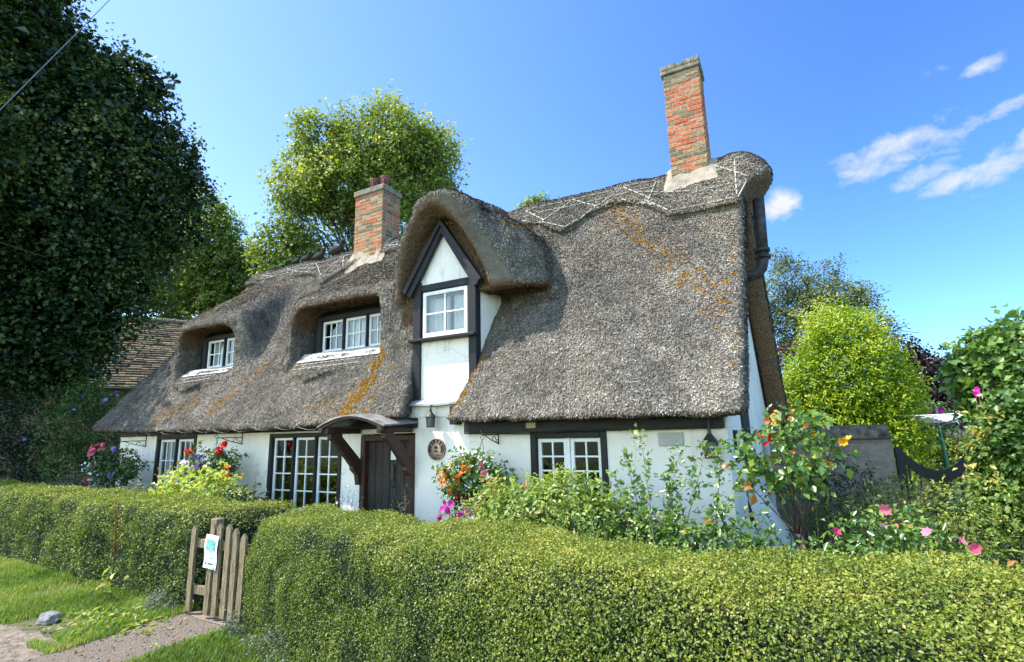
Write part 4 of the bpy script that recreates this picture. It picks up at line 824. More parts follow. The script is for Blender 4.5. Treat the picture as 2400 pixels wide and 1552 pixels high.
# ---- plants before the cottage
shrub('golden_shrub', 'bright yellow-green leafy shrub below the middle hanging basket', 'bush', [(-8.75, -1.0, .62, .75, .42, .55), (-8.05, -1.0, .60, .50, .4, .52), (-9.3, -1.05, .45, .45, .4, .42)], 4800, .075, 'gold', None, 9, .012, slen=.16, spray=6, droop=.1, seed=50, aspect=.62, tb=.18)
shrub('glossy_bush', 'round dark glossy evergreen bush behind the end of the left hedge', 'bush', [(-6.93, -1.35, .48, .48, .40, .44)], 2600, .055, 'dark', None, 6, .012, slen=.09, spray=5, seed=52, tb=.32, aspect=.55)
shrub('variegated_shrub', 'small cream and green variegated shrub behind the left hedge', 'bush', [(-10.3, -1.0, .55, .5, .3, .33), (-10.0, -1.0, .5, .3, .3, .3)], 1300, .06, 'silver', None, 6, .01, slen=.12, spray=6, seed=54, tb=.3)
shrub('grey_shrub', 'grey-green feathery shrub below the left hanging basket', 'bush', [(-12.6, -.9, .55, .55, .4, .42), (-11.7, -.9, .5, .5, .35, .35)], 2200, .05, 'silver', None, 8, .01, slen=.22, spray=8, seed=56, tb=-.15, droop=-.2)
fu = shrub('fuchsia_bush', 'pale green fuchsia bush with reddish tips below the right window', 'bush', [(-2.55, -1.3, .74, .46, .38, .44), (-2.1, -1.3, .82, .44, .38, .42), (-1.85, -1.35, .62, .38, .35, .44), (-2.85, -1.3, .58, .34, .3, .42)], 15000, .050, 'fuchsia', None, 14, .007, slen=.13, spray=8, droop=-.1, seed=58, aspect=.48, tb=.16, rough=.3)
P, _, _ = blobpts([(-2.4, -1.45, .75, .5, .3, .4)], 22, .9); flowers(fu, P, .014, 'red', k=4)
def stemplant(name, label, cat, base, tips, lsz, mat, nl, fl_=None, r0=.007, sm='picket', aspect=.6, tb=.3, spread=.05, sag=.0, t0=.25):
    root = thing(name, label, cat); mb = MB(); P = []; D = []; base = np.array(base, float)
    for tp in tips:
        tp = np.array(tp, float); b0 = base+rng.normal(size=3)*np.array([spread, spread, 0]); md = b0*.45+tp*.55+rng.normal(size=3)*.05+np.array([0, 0, .06-sag])
        cv = [(1-t)**2*b0+2*t*(1-t)*md+t*t*tp for t in np.linspace(0, 1, 9)]; mb.tube(cv, [r0*(1-.75*t) for t in np.linspace(0, 1, 9)], 5)
        for t in t0+(1-t0)*rng.random(nl)**.8:
            q = (1-t)**2*b0+2*t*(1-t)*md+t*t*tp; dv = nrm(rng.normal(size=3)+(tp-b0)*.7)
            for s_ in (.3, .65, 1.0): P.append(q+dv*lsz*1.5*s_+rng.normal(size=3)*lsz*.25); D.append(dv)
    mb.build('stem', M[sm], root, smooth=True); P = np.array(P); D = np.array(D)
    t = np.clip(.35+tb*.6+.2*rng.normal(size=len(P)), 0, .93)
    leafobj('foliage', P, nrm(np.array([-.2, -.5, .7])+.5*rng.normal(size=P.shape)), lsz, t, LM[mat], root, aspect=aspect, jit=.4, bias=D, bw=.8); return root, P
tips = [(-1.50, -1.2, 1.42), (-1.33, -1.25, 1.62), (-1.62, -1.2, 1.25), (-.98, -1.2, 1.45), (-.75, -1.2, 1.50), (-.62, -1.15, 1.56), (-1.15, -1.2, 1.2), (-.86, -1.3, 1.25), (-.52, -1.3, 1.15), (-1.7, -1.3, .95), (-1.45, -1.3, 1.05), (-.7, -1.4, 1.0), (-1.05, -1.4, .95), (-1.3, -1.4, .9), (-.45, -1.4, .9), (-1.6, -1.5, .8), (-.85, -1.5, .85), (-1.2, -1.5, .8), (-.35, -1.5, 1.0), (-.30, -1.45, .85), (-1.05, -1.05, 1.3), (-.6, -1.3, .85), (-1.42, -1.2, 1.2)]
stemplant('rose_bush', 'tall straggly green rose bush in front of the right end of the wall', 'rose', (-1.05, -1.3, 0), tips, .050, 'rose', 40, r0=.007, tb=.4, spread=.2, t0=.15)
rb_ = [o for o in col.objects if o.name.startswith('rose_bush')][0]; foliage(rb_, [(-1.35, -1.35, .50, .40, .3, .38), (-.8, -1.35, .52, .45, .3, .36), (-.35, -1.4, .45, .25, .25, .35)], 5200, .047, LM['rose'], 'foliage', spray=6, slen=.14, tb=.24, seed=81)
fb, _ = stemplant('fuchsia_spray', 'arching fuchsia stem with drooping dark red flowers beside the right window', 'fuchsia', (-1.55, -1.0, .3), [(-1.78, -1.05, 1.12), (-1.95, -1.05, 1.02), (-1.6, -1.05, 1.05)], .05, 'mid', 10, tb=-.2, sag=-.2)
flowers(fb, [(-1.72, -1.1, 1.12), (-1.70, -1.1, 1.05), (-1.75, -1.1, 1.16), (-1.57, -1.1, .93), (-1.6, -1.1, .97), (-1.68, -1.1, 1.09)], .02, 'darkred', k=4, N=np.tile([0, -.2, -1.], (6, 1)))
sr, _ = stemplant('standard_rose', 'standard rose tree with orange-tinted leaves and yellow-orange blooms at the corner of the cottage', 'rose', (-.10, -1.0, .72), [(-.42, -1.0, 1.55), (-.25, -1.0, 1.72), (-.12, -1.0, 1.86), (.02, -1.0, 1.62), (.18, -1.0, 1.70), (.26, -1.0, 1.55), (.10, -1.1, 1.45), (-.35, -1.1, 1.35), (-.5, -.95, 1.42), (-.02, -1.1, 1.4), (-.55, -.9, 1.25), (-.2, -1.15, 1.5)], .060, 'rose', 15, r0=.009, sm='bark', aspect=.7, tb=.3, spread=.02, t0=.42)
foliage(sr, [(-.10, -1.0, 1.42, .40, .22, .28), (.12, -1.0, 1.60, .22, .18, .2), (-.4, -.95, 1.3, .22, .2, .22)], 380, .066, LM['rose'], 'foliage', spray=5, slen=.16, tb=.34, seed=83, aspect=.7)
MB().tube([(-.04, -1.0, 0), (-.06, -1.0, .3), (-.10, -1.0, .55), (-.10, -1.0, .76)], [.026, .024, .026, .04], 8).build('trunk', M['bark'], sr, smooth=True)
def fpx(lst, Y): return [tuple(CAM+(lambda d: d*(Y-CAM[1])/d[1])(ray(x, y))) for x, y in lst]
flowers(sr, fpx([(1940, 1088), (1860, 1060), (1890, 1000), (1800, 985)], -1.05), .026, 'orange', k=6, cup=.5); flowers(sr, fpx([(1990, 1032), (1976, 1035), (1905, 1020), (1918, 1026), (1938, 1093), (1930, 1090)], -1.0), .034, 'yellow', k=7, cup=.6)
leafobj('young_leaves', np.array(fpx([(1825, 965), (1835, 975), (1815, 980), (1845, 985), (1830, 992), (1812, 968), (1850, 972), (1822, 985)], -1.0)), np.tile([-.3, -.6, .5], (8, 1)), .075, np.full(8, .9), FM['orange'], sr, jit=.5, aspect=.6)
flowers(sr, fpx([(1775, 1017), (1790, 1022), (1800, 1027), (1808, 1022), (1796, 1042)], -1.0), .03, 'red')
pr_, _ = stemplant('pink_rose_bush', 'low green rose bush with a few pink blooms behind the right hedge', 'rose', (.40, -1.9, 0), [(.0, -1.9, .86), (.12, -1.9, .9), (.25, -1.9, 1.0), (.36, -1.85, 1.06), (.46, -1.8, 1.12), (.56, -1.85, 1.1), (.66, -1.9, 1.0), (.75, -1.9, .92), (.85, -1.9, .85), (.4, -2.0, .95), (.3, -2.0, .85), (.55, -2.0, .9), (.65, -2.05, .82), (.2, -2.0, .8), (.5, -2.1, .8), (.95, -1.9, .8), (.08, -2, .78), (.36, -2.1, .8), (.78, -2.0, .8)], .040, 'rose', 36, tb=.3, spread=.18)
foliage(pr_, [(.42, -1.9, .62, .42, .28, .42), (.75, -1.95, .52, .3, .25, .34), (.12, -1.95, .5, .25, .22, .34)], 3000, .044, LM['rose'], 'foliage', spray=6, slen=.12, tb=.2, seed=85)
flowers(pr_, fpx([(2078, 1192), (1958, 1247), (2252, 1271), (2285, 1283), (2175, 1250), (2282, 1292)], -2.02), .03, 'rosepink', k=7, cup=.4); flowers(pr_, fpx([(2072, 1232)], -2.0), .028, 'palepink', k=6)
shrub('box_mound', 'rounded olive box bush with bare brown twigs at the right edge', 'bush', [(1.18, -.95, .62, .46, .45, .55), (.95, -1.0, .5, .40, .4, .55), (1.4, -.9, .4, .5, .4, .6)], 8000, .028, 'hedge', None, 34, .005, slen=.07, spray=6, seed=62, gap=.28, gfreq=4, tb=.06, lo=.7)
rm = thing('rosemary_bush', 'dark rosemary bush of upright spiky stems in the shade behind the rose', 'bush'); mb = MB(); P = []; D = []
for _ in range(130):
    b0 = np.array([rng.uniform(-.25, .95), rng.uniform(-.1, .55), .1]); tp = b0+np.array([rng.normal()*.08, rng.normal()*.08, rng.uniform(.6, .9)+.12*(b0[0] > .5)]); mb.tube([b0, (b0+tp)/2+rng.normal(size=3)*.02, tp], [.005, .004, .002], 4)
    for t in np.linspace(.25, 1, 34): q = b0+(tp-b0)*t; P.append(q); D.append(nrm(nrm(rng.normal(size=3))+np.array([0, 0, .7])))
mb.build('stem', M['bark'], rm); P = np.array(P); D = np.array(D)
leafobj('foliage', P, nrm(np.cross(D, rng.normal(size=P.shape))), .042, np.clip(.5+.2*rng.normal(size=len(P)), 0, .9), LM['mid'], rm, aspect=.13, jit=.1, bias=D, bw=3)
for lab, bl, n_, tb in [('low clipped evergreen mound in front of the black gate', [(1.0, 1.7, .48, .75, .5, .46), (1.6, 1.6, .42, .5, .5, .42)], 6500, -.05), ('dark shrub growing against the garden wall', [(.45, 2.35, .70, .42, .3, .55), (.1, 2.4, .6, .4, .3, .5)], 3500, -.28)]:
    shrub('clipped_mound' if tb > -.1 else 'wall_shrub', lab, 'bush', bl, n_, .035, 'hedge', None, 6, .01, slen=.09, spray=6, seed=66+n_ % 7, tb=tb)
at, P = stemplant('aster_plant', 'wispy plant with tiny white daisies left of the door', 'flower', (-5.42, -.9, 0), [(-5.62, -.9, .86), (-5.5, -.9, .98), (-5.38, -.9, 1.0), (-5.30, -.9, .92), (-5.55, -.95, .82), (-5.2, -.9, .95), (-5.66, -.9, .78), (-5.1, -.92, .84)], .028, 'silver', 12, r0=.004, aspect=.3)
flowers(at, P[rng.choice(len(P), 46)]+np.array([0, -.02, .01]), .015, 'white', k=7)
stemplant('olive_sprig', 'thin upright sprig with small narrow leaves before the door', 'plant', (-4.46, -.9, .3), [(-4.44, -.9, 1.03), (-4.38, -.9, .86), (-4.55, -.9, .84)], .03, 'silver', 12, r0=.004, aspect=.3, tb=.2)
mg, P = stemplant('petunia_plant', 'low plant with bright magenta petunias below the right hanging basket', 'flower', (-3.55, -1.0, 0), [(-3.78, -1.0, .74), (-3.7, -1.0, .85), (-3.6, -1.0, .8), (-3.5, -1.0, .82), (-3.38, -1.0, .84), (-3.3, -1.0, .72)], .05, 'rose', 8, tb=.4)
flowers(mg, [(-3.74, -1.05, .80), (-3.70, -1.05, .87), (-3.66, -1.05, .79), (-3.73, -1.05, .73), (-3.80, -1.05, .70), (-3.50, -1.08, .74), (-3.44, -1.08, .76), (-3.40, -1.06, .80), (-3.36, -1.06, .78), (-3.52, -1.08, .69), (-3.42, -1.0, .87), (-3.62, -1.05, .86)], .042, 'magenta')
gp, P = stemplant('pink_geranium', 'pale pink geranium showing over the end of the right hedge', 'flower', (-5.55, -1.9, .2), [(-5.6, -1.9, .86), (-5.5, -1.9, .85), (-5.7, -1.9, .8), (-5.45, -1.9, .8)], .045, 'mid', 6)
flowers(gp, np.array([-5.55, -1.95, .88])+rng.normal(size=(14, 3))*np.array([.06, .03, .015]), .022, 'palepink')
# hanging baskets
def iron_bracket(x, y1, z_, name, lab):
    mb = MB().tube([(x, -.01, z_+.10), (x, -.01, z_-.13)], .008, 6).tube([(x, -.01, z_), (x, y1, z_)], .008, 6)
    for c_, r_, a0, a1 in (((y1*.3, z_-.06), .045, 0, 5.2), ((y1-.02, z_+.03), .03, -1.6, 3.5), ((-.05, z_-.09), .03, 1, 6)): mb.tube([(x, c_[0]+r_*(1-.08*t)*math.cos(t), c_[1]+r_*(1-.08*t)*math.sin(t)) for t in np.linspace(a0, a1, 16)], .006, 5)
    mb.tube([(x, -.01, z_-.12), (x, y1*.45, z_-.07), (x, y1*.85, z_-.005)], .007, 6)
    return tag(mb.build(name, M['iron'], None, smooth=True), lab, 'bracket', 'iron brackets for hanging baskets')
iron_bracket(-12.2, -.50, 1.66, 'basket_bracket', 'scrolled black iron bracket on the wall at the left end, over the left basket')
iron_bracket(-9.0, -.48, 1.68, 'basket_bracket', 'scrolled black iron bracket between the two left windows')
iron_bracket(-3.58, -.42, 1.63, 'basket_bracket', 'scrolled black iron bracket on the eaves beam left of the right window')
def basket(label, c, rx, rz, hook, n, fl_, seed, trail=.25, leaf='mid', tb=.05):
    root = thing('hanging_basket', label, 'basket', 'hanging flower baskets'); c = np.array(c, float)
    mb = MB().lathe([(.02, -.17), (.10, -.14), (.165, -.06), (.175, 0), (.16, 0), (.02, -.02)], c-np.array([0, 0, rz*.25]), 16); mb.build('bowl', M['bark'], root, smooth=True)
    mb = MB(); hk = np.array(hook, float)
    mb.tube([hk+np.array([.025*math.cos(t), 0, -.03+.03*math.sin(t)]) for t in np.linspace(0, 6.28, 12)], .004, 5)
    for k in range(3): mb.tube([hk-np.array([0, 0, .06]), c+np.array([.16*math.cos(k*2.1+.5), .16*math.sin(k*2.1+.5), -rz*.2])], .004, 4)
    mb.build('chain', M['iron'], root)
    foliage(root, [(*c, rx, .30, rz), (c[0], c[1], c[2]-rz*.5, rx*.75, .26, rz*.8)], n, .05, LM[leaf], spray=6, slen=.13, droop=trail, seed=seed, tb=tb, aspect=.7, lo=.5, rough=.3)
    for mat, pts, sz in fl_:
        for q in pts: flowers(root, np.array([q[0], q[1], q[2]])+rng.normal(size=(int(q[4]*1.5), 3)).clip(-1.3, 1.3)*np.array([q[3], q[3]*.6, q[3]]), sz*.82, mat, 'flower_cluster')
    return root
basket('hanging basket of orange, red, pink and blue flowers right of the door', (-3.66, -.48, 1.10), .42, .30, (-3.58, -.42, 1.63), 3400, [
    ('orange', [(-4.02, -.62, 1.14, .06, 16), (-3.96, -.64, 1.05, .07, 16), (-3.80, -.68, 1.10, .05, 8), (-3.66, -.66, 1.20, .05, 12), (-3.90, -.62, .98, .05, 8), (-3.72, -.62, 1.14, .03, 5)], .042), ('yellow', [(-3.94, -.6, 1.27, .03, 4), (-3.75, -.6, 1.28, .05, 7), (-3.78, -.6, .84, .02, 3)], .035),
    ('pink', [(-3.48, -.6, 1.26, .022, 12), (-3.45, -.62, 1.17, .025, 12)], .026), ('darkred', [(-3.76, -.72, .90, .025, 12), (-3.68, -.72, .90, .022, 10), (-3.68, -.72, .96, .02, 6), (-3.62, -.5, 1.31, .02, 4)], .028),
    ('blue', [(-3.45, -.64, .93, .07, 46), (-3.50, -.66, .83, .08, 46), (-3.55, -.7, 1.03, .06, 14), (-3.66, -.72, .80, .07, 20), (-3.60, -.76, .70, .08, 26), (-3.52, -.76, .62, .06, 20)], .016), ('palepink', [(-3.92, -.58, .92, .05, 10), (-3.90, -.58, .82, .05, 10), (-3.85, -.62, 1.0, .06, 10)], .018)], 70)
basket('hanging basket with red geraniums and purple and orange flowers between the left windows', (-9.0, -.5, 1.27), .55, .22, (-9.0, -.48, 1.68), 1900, [
    ('red', [(-9.62, -.6, 1.45, .045, 16), (-8.72, -.62, 1.45, .05, 18), (-8.60, -.6, 1.56, .03, 8), (-9.4, -.55, 1.60, .015, 3)], .04), ('purple', [(-9.0, -.78, 1.30, .09, 34), (-9.15, -.78, 1.14, .06, 14), (-9.5, -.7, 1.22, .05, 8)], .032), ('white', [(-9.48, -.74, 1.24, .05, 12)], .035), ('orange', [(-8.45, -.64, 1.05, .06, 10), (-8.5, -.6, 1.22, .03, 4), (-8.35, -.62, .98, .04, 5)], .05)], 72, tb=-.08)
basket('hanging basket in the shade at the left end with pink, white and purple flowers', (-12.1, -.55, 1.22), .75, .30, (-12.2, -.5, 1.66), 2600, [
    ('rosepink', [(-12.75, -.7, 1.50, .07, 10), (-12.5, -.7, 1.56, .05, 6)], .055), ('white', [(-12.9, -.7, 1.14, .08, 12), (-12.3, -.8, .90, .15, 26)], .03), ('purple', [(-11.85, -.75, 1.50, .04, 5), (-11.8, -.78, 1.06, .04, 5)], .05), ('red', [(-12.85, -.7, .95, .05, 6), (-12.6, -.8, .82, .04, 4)], .045), ('palepink', [(-12.6, -.75, 1.25, .08, 6)], .04)], 74, tb=-.15)
# ------------------------------------------------------------------ gate, sign
gt_ = thing('picket_gate', 'narrow weathered wooden picket gate between the two hedges', 'gate')
for k, (x, tp) in enumerate([(-5.345, .83), (-5.06, .86), (-4.945, .87), (-4.815, .87), (-4.70, .84), (-4.59, .80)]):
    wv = .034; MB().prism([(-wv, .05), (wv, .05), (wv, tp-.045), (0, tp), (-wv, tp-.045)], (x, -2.965, 0), (1, 0, .012*(k % 3-1)), (0.012*(k % 2), 0, 1), (0, 1, 0), .024).build('picket', M['picket'], gt_)
for z_ in (.24, .66): MB().box(-5.38, -4.56, -2.938, -2.905, z_-.04, z_+.04, bev=.004).build('rail', M['picket'], gt_)
tag(MB().box(-5.19, -5.09, -2.90, -2.82, 0, .89, bev=.008).build('gate_post', M['picket']), 'square weathered wooden post behind the picket gate', 'post')
pst = thing('notice', 'white paper notice with a green picture pinned to the picket gate', 'sign')
Mn = Matrix.Translation((-5.025, -2.972, .61)) @ Matrix.Rotation(R(3), 4, 'Y')
def q4(x0, x1, z0_, z1, y, nm, c):
    V = [Mn @ Vector(v) for v in ((x0, y, z0_), (x1, y, z0_), (x1, y, z1), (x0, y, z1))]; return MB().add(V, [(0, 1, 2, 3)]).build(nm, simple('ink_'+nm, c, .5, .3, 30, 0), pst)
V = []; n = 8
for i in range(n+1):
    for xx in (-.098, 0, .098): V.append(Mn @ Vector((xx, -.004+.006*math.sin(i*.9)+(-.004 if xx else 0), -.15+.30*i/n)))
MB().add(V, [(3*i+j, 3*i+j+1, 3*i+j+4, 3*i+j+3) for i in range(n) for j in (0, 1)]).build('sheet', M['paper'], pst, smooth=True)
q4(-.065, .065, .02, .11, -.016, 'picture', (.16, .42, .38))
for k, z_ in enumerate((.128, -.012, -.028, -.044, -.060)): q4(-.055+.01*(k % 2), .055-.012*(k % 3), z_-.003, z_+.003, -.0165, 'text_line', (.45, .47, .48))
q4(-.06, -.035, -.118, -.092, -.0165, 'emblem', (.05, .22, .22)); q4(-.015, .065, -.112, -.096, -.0165, 'emblem', (.03, .16, .12))
for x, z_ in ((-.085, .138), (.085, .138), (-.09, -.138), (.085, -.138)):
    v = Mn @ Vector((x, -.018, z_)); MB().lathe([(.007, -.003), (.007, .003), (0.0005, .004)], v, 8).build('pin', M['iron'], pst)
# ------------------------------------------------------------------ wall fittings
def text_mesh(s, size):
    cu = bpy.data.curves.new('t', 'FONT'); cu.body = s; cu.size = size; cu.extrude = .002; cu.align_x = 'CENTER'; cu.align_y = 'CENTER'; o = bpy.data.objects.new('t', cu); col.objects.link(o)
    me = bpy.data.meshes.new_from_object(o.evaluated_get(bpy.context.evaluated_depsgraph_get())); V = [tuple(v.co) for v in me.vertices]; Fc = [tuple(p.vertices) for p in me.polygons]
    bpy.data.objects.remove(o); bpy.data.curves.remove(cu); return V, Fc
M['bronze'] = simple('brown_enamel', (.030, .018, .013), .45, .2); M['plaqueface'] = simple('plaque_face', (.33, .215, .155), .6, .15); M['plaquelet'] = simple('plaque_letters', (.45, .33, .25), .5, .1)
pq = thing('house_plaque', 'round brown house name plaque on the white wall right of the door', 'sign'); PC = np.array([-4.60, -.012, 1.44])
def disc(r0, r1, y0, y1, nm, m, par, n=40):
    a = [(r0, y0), (r1, y0), (r1, y1), (r0, y1)]
    V = [(PC[0]+r*math.cos(t), PC[1]+y, PC[2]+r*1.02*math.sin(t)) for r, y in a for t in np.linspace(0, 2*math.pi, n, endpoint=False)]
    return MB().add(V, [(k*n+i, k*n+(i+1) % n, ((k+1) % 4)*n+(i+1) % n, ((k+1) % 4)*n+i) for k in range(4) for i in range(n)]).build(nm, m, par)
disc(.001, .150, .012, -.012, 'plate', M['bronze'], pq); disc(.140, .150, -.012, -.019, 'rim', M['plaqueface'], pq); disc(.001, .076, -.0125, -.016, 'face', M['plaqueface'], pq); disc(.080, .085, -.0125, -.018, 'ring', M['plaqueface'], pq)
mb = MB()
for word, a0, a1, flip in (('GLEBE', 145, 35, 1), ('COTTAGE', 212, 328, -1)):
    for i, chx in enumerate(word):
        a = R(a0+(a1-a0)*i/(len(word)-1)); V, Fc = text_mesh(chx, .052); rot = a-math.pi/2 if flip > 0 else a+math.pi/2; cx, cz = .112*math.cos(a), .112*math.sin(a)
        mb.add([(PC[0]+cx+x*math.cos(rot)-y*math.sin(rot), PC[1]-.0165-z, PC[2]+cz+x*math.sin(rot)+y*math.cos(rot)) for x, y, z in V], Fc)
mb.build('lettering', M['plaquelet'], pq)
mb = MB()                                             # little raised tree and ground in the middle
for x, z_, r_ in ((-.012, .026, .022), (.014, .022, .020), (0, .040, .018)):
    mb.add([(PC[0]+x+r_*math.cos(t), PC[1]-.0175, PC[2]+z_+r_*.7*math.sin(t)) for t in np.linspace(0, 6.28, 12, endpoint=False)], [tuple(range(12))])
mb.box(PC[0]-.003, PC[0]+.003, PC[1]-.018, PC[1]-.0165, PC[2]-.02, PC[2]+.02).add([(PC[0]+x, PC[1]-.0178, PC[2]+z_) for x, z_ in ((-.05, -.022), (-.02, -.016), (.02, -.018), (.05, -.024), (.03, -.036), (-.035, -.036))], [tuple(range(6))])
mb.build('emblem', M['bronze'], pq)
def lantern(x, y, z_, s, lab, post):
    L_ = thing('wall_lantern', lab, 'lantern', 'old wall lanterns'); n = 4 if post else 14; rot = math.pi/4 if post else 0
    def ring(r, zz_): return [(x+r*math.cos(rot+2*math.pi*k/n), y+r*math.sin(rot+2*math.pi*k/n), z_+zz_) for k in range(n)]
    V = ring(.115*s, .155*s)+ring(.10*s, .165*s)+ring(.03*s, .245*s)+ring(.025*s, .29*s); MB().add(V, [(k*n+i, k*n+(i+1) % n, (k+1)*n+(i+1) % n, (k+1)*n+i) for k in range(3) for i in range(n)]+[tuple(range(n))[::-1], tuple(range(3*n, 4*n))]).build('hood', M['iron'], L_)
    mb = MB(); r0, r1 = .082*s, .070*s                # expanded metal lattice
    for k in range(16):
        for sg in (1, -1):
            mb.tube([(x+(r1+(r0-r1)*t)*math.cos(2*math.pi*k/16+sg*t*1.6), y+(r1+(r0-r1)*t)*math.sin(2*math.pi*k/16+sg*t*1.6), z_-.03*s+.185*s*t) for t in np.linspace(0, 1, 7)], .0035*s, 4)
    mb.build('lattice', M['iron'], L_)
    MB().lathe([(.070*s, -.032*s), (.076*s, -.032*s), (.076*s, -.015*s), (.060*s, -.012*s)], (x, y, z_), 16).build('base_ring', M['iron'], L_)
    MB().lathe([(.0005, -.02*s), (.055*s, -.02*s), (.062*s, .15*s), (.0005, .15*s)], (x, y, z_), 14).build('glass', simple('frosted_glass', (.35, .34, .30), .4, .1), L_)
    MB().tube([(x, y, z_+.27*s), (x, y, z_+.36*s), (x, 0, z_+.36*s)] if not post else [(x, y, z_+.27*s), (x, y, z_+.42*s)], .016*s, 6).build('hanger', M['iron'], L_)
lantern(-4.60, -.16, 1.775, .78, 'round black lattice lantern under the dormer, above the plaque', False)
lantern(-.87, -.13, 1.36, .95, 'square black lattice lantern hanging at the right end of the eaves beam', True)
st_ = thing('string_lights', 'thin string of unlit fairy lights drooping along the left eaves', 'lights'); mb = MB(); pts = []; 
for a in np.arange(-13.0, -6.4, .55):
    for t in np.linspace(0, 1, 7)[:-1]: pts.append((a+.55*t, -.48, 1.825-.05*math.sin(math.pi*t)+.01*math.sin(a*3)))
mb.tube(pts, .0035, 4).build('wire', M['iron'], st_); mb = MB()
for q in pts[::5]: mb.lathe([(.001, -.025), (.007, -.02), (.006, 0), (.001, .002)], q, 6)
mb.build('bulbs', M['steel'], st_)
# straw birds on the ridge
M['strawbird'] = simple('weathered_straw', (.035, .032, .028), .95, .5, 30, .9, 60)
for k, (px, s, lab) in enumerate([(694, .72, 'smallest straw bird at the left end of the ridge'), (716, .85, 'second straw bird from the left on the ridge'), (747, 1.0, 'third straw bird from the left on the ridge'), (787, 1.25, 'largest straw bird on the ridge nearest the left chimney')]):
    d_ = ray(px, 605); x = float((CAM+d_*(2.08-CAM[1])/d_[1])[0]); z_ = 5.80
    hit = BV.ray_cast(Vector((x, 2.08, 8)), Vector((0, 0, -1))); z_ = hit[0].z if hit[0] else z_
    mb = MB(); body = [(-.20, .07), (-.17, .10), (-.10, .10), (0, .10), (.09, .115), (.13, .15), (.14, .20), (.155, .245), (.19, .26), (.235, .25)]; rad = [.012, .035, .068, .085, .078, .052, .042, .047, .04, .010]
    mb.tube([(x+a*s, 2.08, z_+b_*s) for a, b_ in body], [r_*s for r_ in rad], 10); mb.tube([(x, 2.08, z_-.05), (x, 2.08, z_+.06*s)], .03*s, 6)
    tag(mb.build('straw_bird', M['strawbird'], None, smooth=True), lab, 'ornament', 'straw birds on the ridge')
# ------------------------------------------------------------------ small things on the verge
o_ = thing('dried_dock', 'dead brown dock stalk with broad leaves in front of the left hedge', 'plant'); bx_, by_ = -6.62, -3.02
mb = MB().tube([(bx_, by_, 0), (bx_-.02, by_, .5), (bx_-.10, by_+.02, 1.0)], [.007, .006, .003], 5); mb.build('stem', M['bark'], o_)
tt = rng.random(520)*.55+.45; P = np.stack([bx_-.02-.10*np.clip(tt-.45, 0, 1)**1.2+rng.normal(size=520)*.016, by_+rng.normal(size=520)*.016, tt*1.0], 1)
leafobj('seed_head', P, rng.normal(size=(520, 3)), .011, rng.random(520), LM['straw'], o_, aspect=.8)
P = np.stack([bx_+rng.normal(size=26)*.10, by_-.03+rng.normal(size=26)*.04, .05+rng.random(26)*.24], 1); leafobj('leaf', P, nrm(np.array([0, -.6, .6])+.4*rng.normal(size=(26, 3))), .085, rng.random(26), LM['fuchsia'], o_, aspect=.45, bias=np.array([0, -.3, .8]), bw=.5)
shrub('thyme_clump', 'pale grey-green clump of small leaves beside the gate, at the foot of the left hedge', 'plant', [(-5.72, -2.99, .07, .19, .10, .10), (-5.9, -2.98, .04, .12, .08, .07)], 1500, .018, 'silver', None, 10, .003, slen=.05, spray=6, tb=.2, droop=-.4)
shrub('thyme_clump', 'pale grey-green clump of leaves right of the gate, below the right hedge', 'plant', [(-4.42, -3.05, .07, .12, .10, .10), (-3.7, -3.3, .08, .2, .08, .10)], 1500, .02, 'silver', None, 10, .003, slen=.05, spray=6, tb=0, droop=-.4)
bpy.ops.mesh.primitive_ico_sphere_add(subdivisions=4, radius=1); rk = bpy.context.object; rk.name = 'rock'; me = rk.data
co = np.zeros(len(me.vertices)*3); me.vertices.foreach_get('co', co); co = co.reshape(-1, 3); co = co*(1+.5*fbm(co, .9, 2, 4))[:, None]; co[:, 2] *= .75; me.vertices.foreach_set('co', (co*np.array([.10, .08, .10])).ravel()); me.update()
M['rock'] = simple('rock', (.19, .19, .19), .9, .4, 25, .6, 50, c2=(.33, .32, .31)); me.materials.append(M['rock']); rk.location = (-6.38, -3.64, .035); tag(rk, 'grey rough stone lying on the edge of the grass', 'rock')
tag(MB().tube([(-6.75, -4.02, .022), (-6.6, -3.99, .026), (-6.42, -3.97, .022)], [.010, .011, .005], 6).build('stick', M['rod'], None), 'pale broken stick lying on the bare earth', 'stick')
ll = np.concatenate([np.stack([rng.uniform(-7.2, -3.2, 130), rng.uniform(-3.9, -2.8, 130), np.full(130, .03)], 1), np.stack([rng.uniform(-11, -5.4, 420), -2.82-.07*np.abs(rng.normal(size=420)), np.full(420, .02)], 1)]); tag(leafobj('fallen_leaves', ll, np.tile([0, 0, 1.], (550, 1)), .036, rng.random(550), LM['straw'], None, aspect=.6, jit=.3), 'scattered dry brown leaves on the path and grass', 'leaves', kind='stuff')
gp_ = np.stack([rng.uniform(-9, -4.4, 5200), rng.uniform(-4.6, -2.8, 5200), np.full(5200, .016)], 1); gp_ = gp_[(inpoly(gp_, path_poly) | inpoly(gp_, dirt_poly)) & (rng.random(5200) < .35+.9*np.clip(fbm(gp_, 2.2, 12, 3)+.2, 0, 1))]; kk = len(gp_); rr_ = .004+.007*rng.random(kk)**3
oc = np.array([(1, 0, 0), (0, 1, 0), (-1, 0, 0), (0, -1, 0), (0, 0, .7), (0, 0, -.5)]); V = (gp_[:, None, :]+oc[None]*rr_[:, None, None]*(1+.3*rng.normal(size=(kk, 6, 1)))).reshape(-1, 3); of = np.array([(0, 1, 4), (1, 2, 4), (2, 3, 4), (3, 0, 4), (1, 0, 5), (2, 1, 5), (3, 2, 5), (0, 3, 5)])
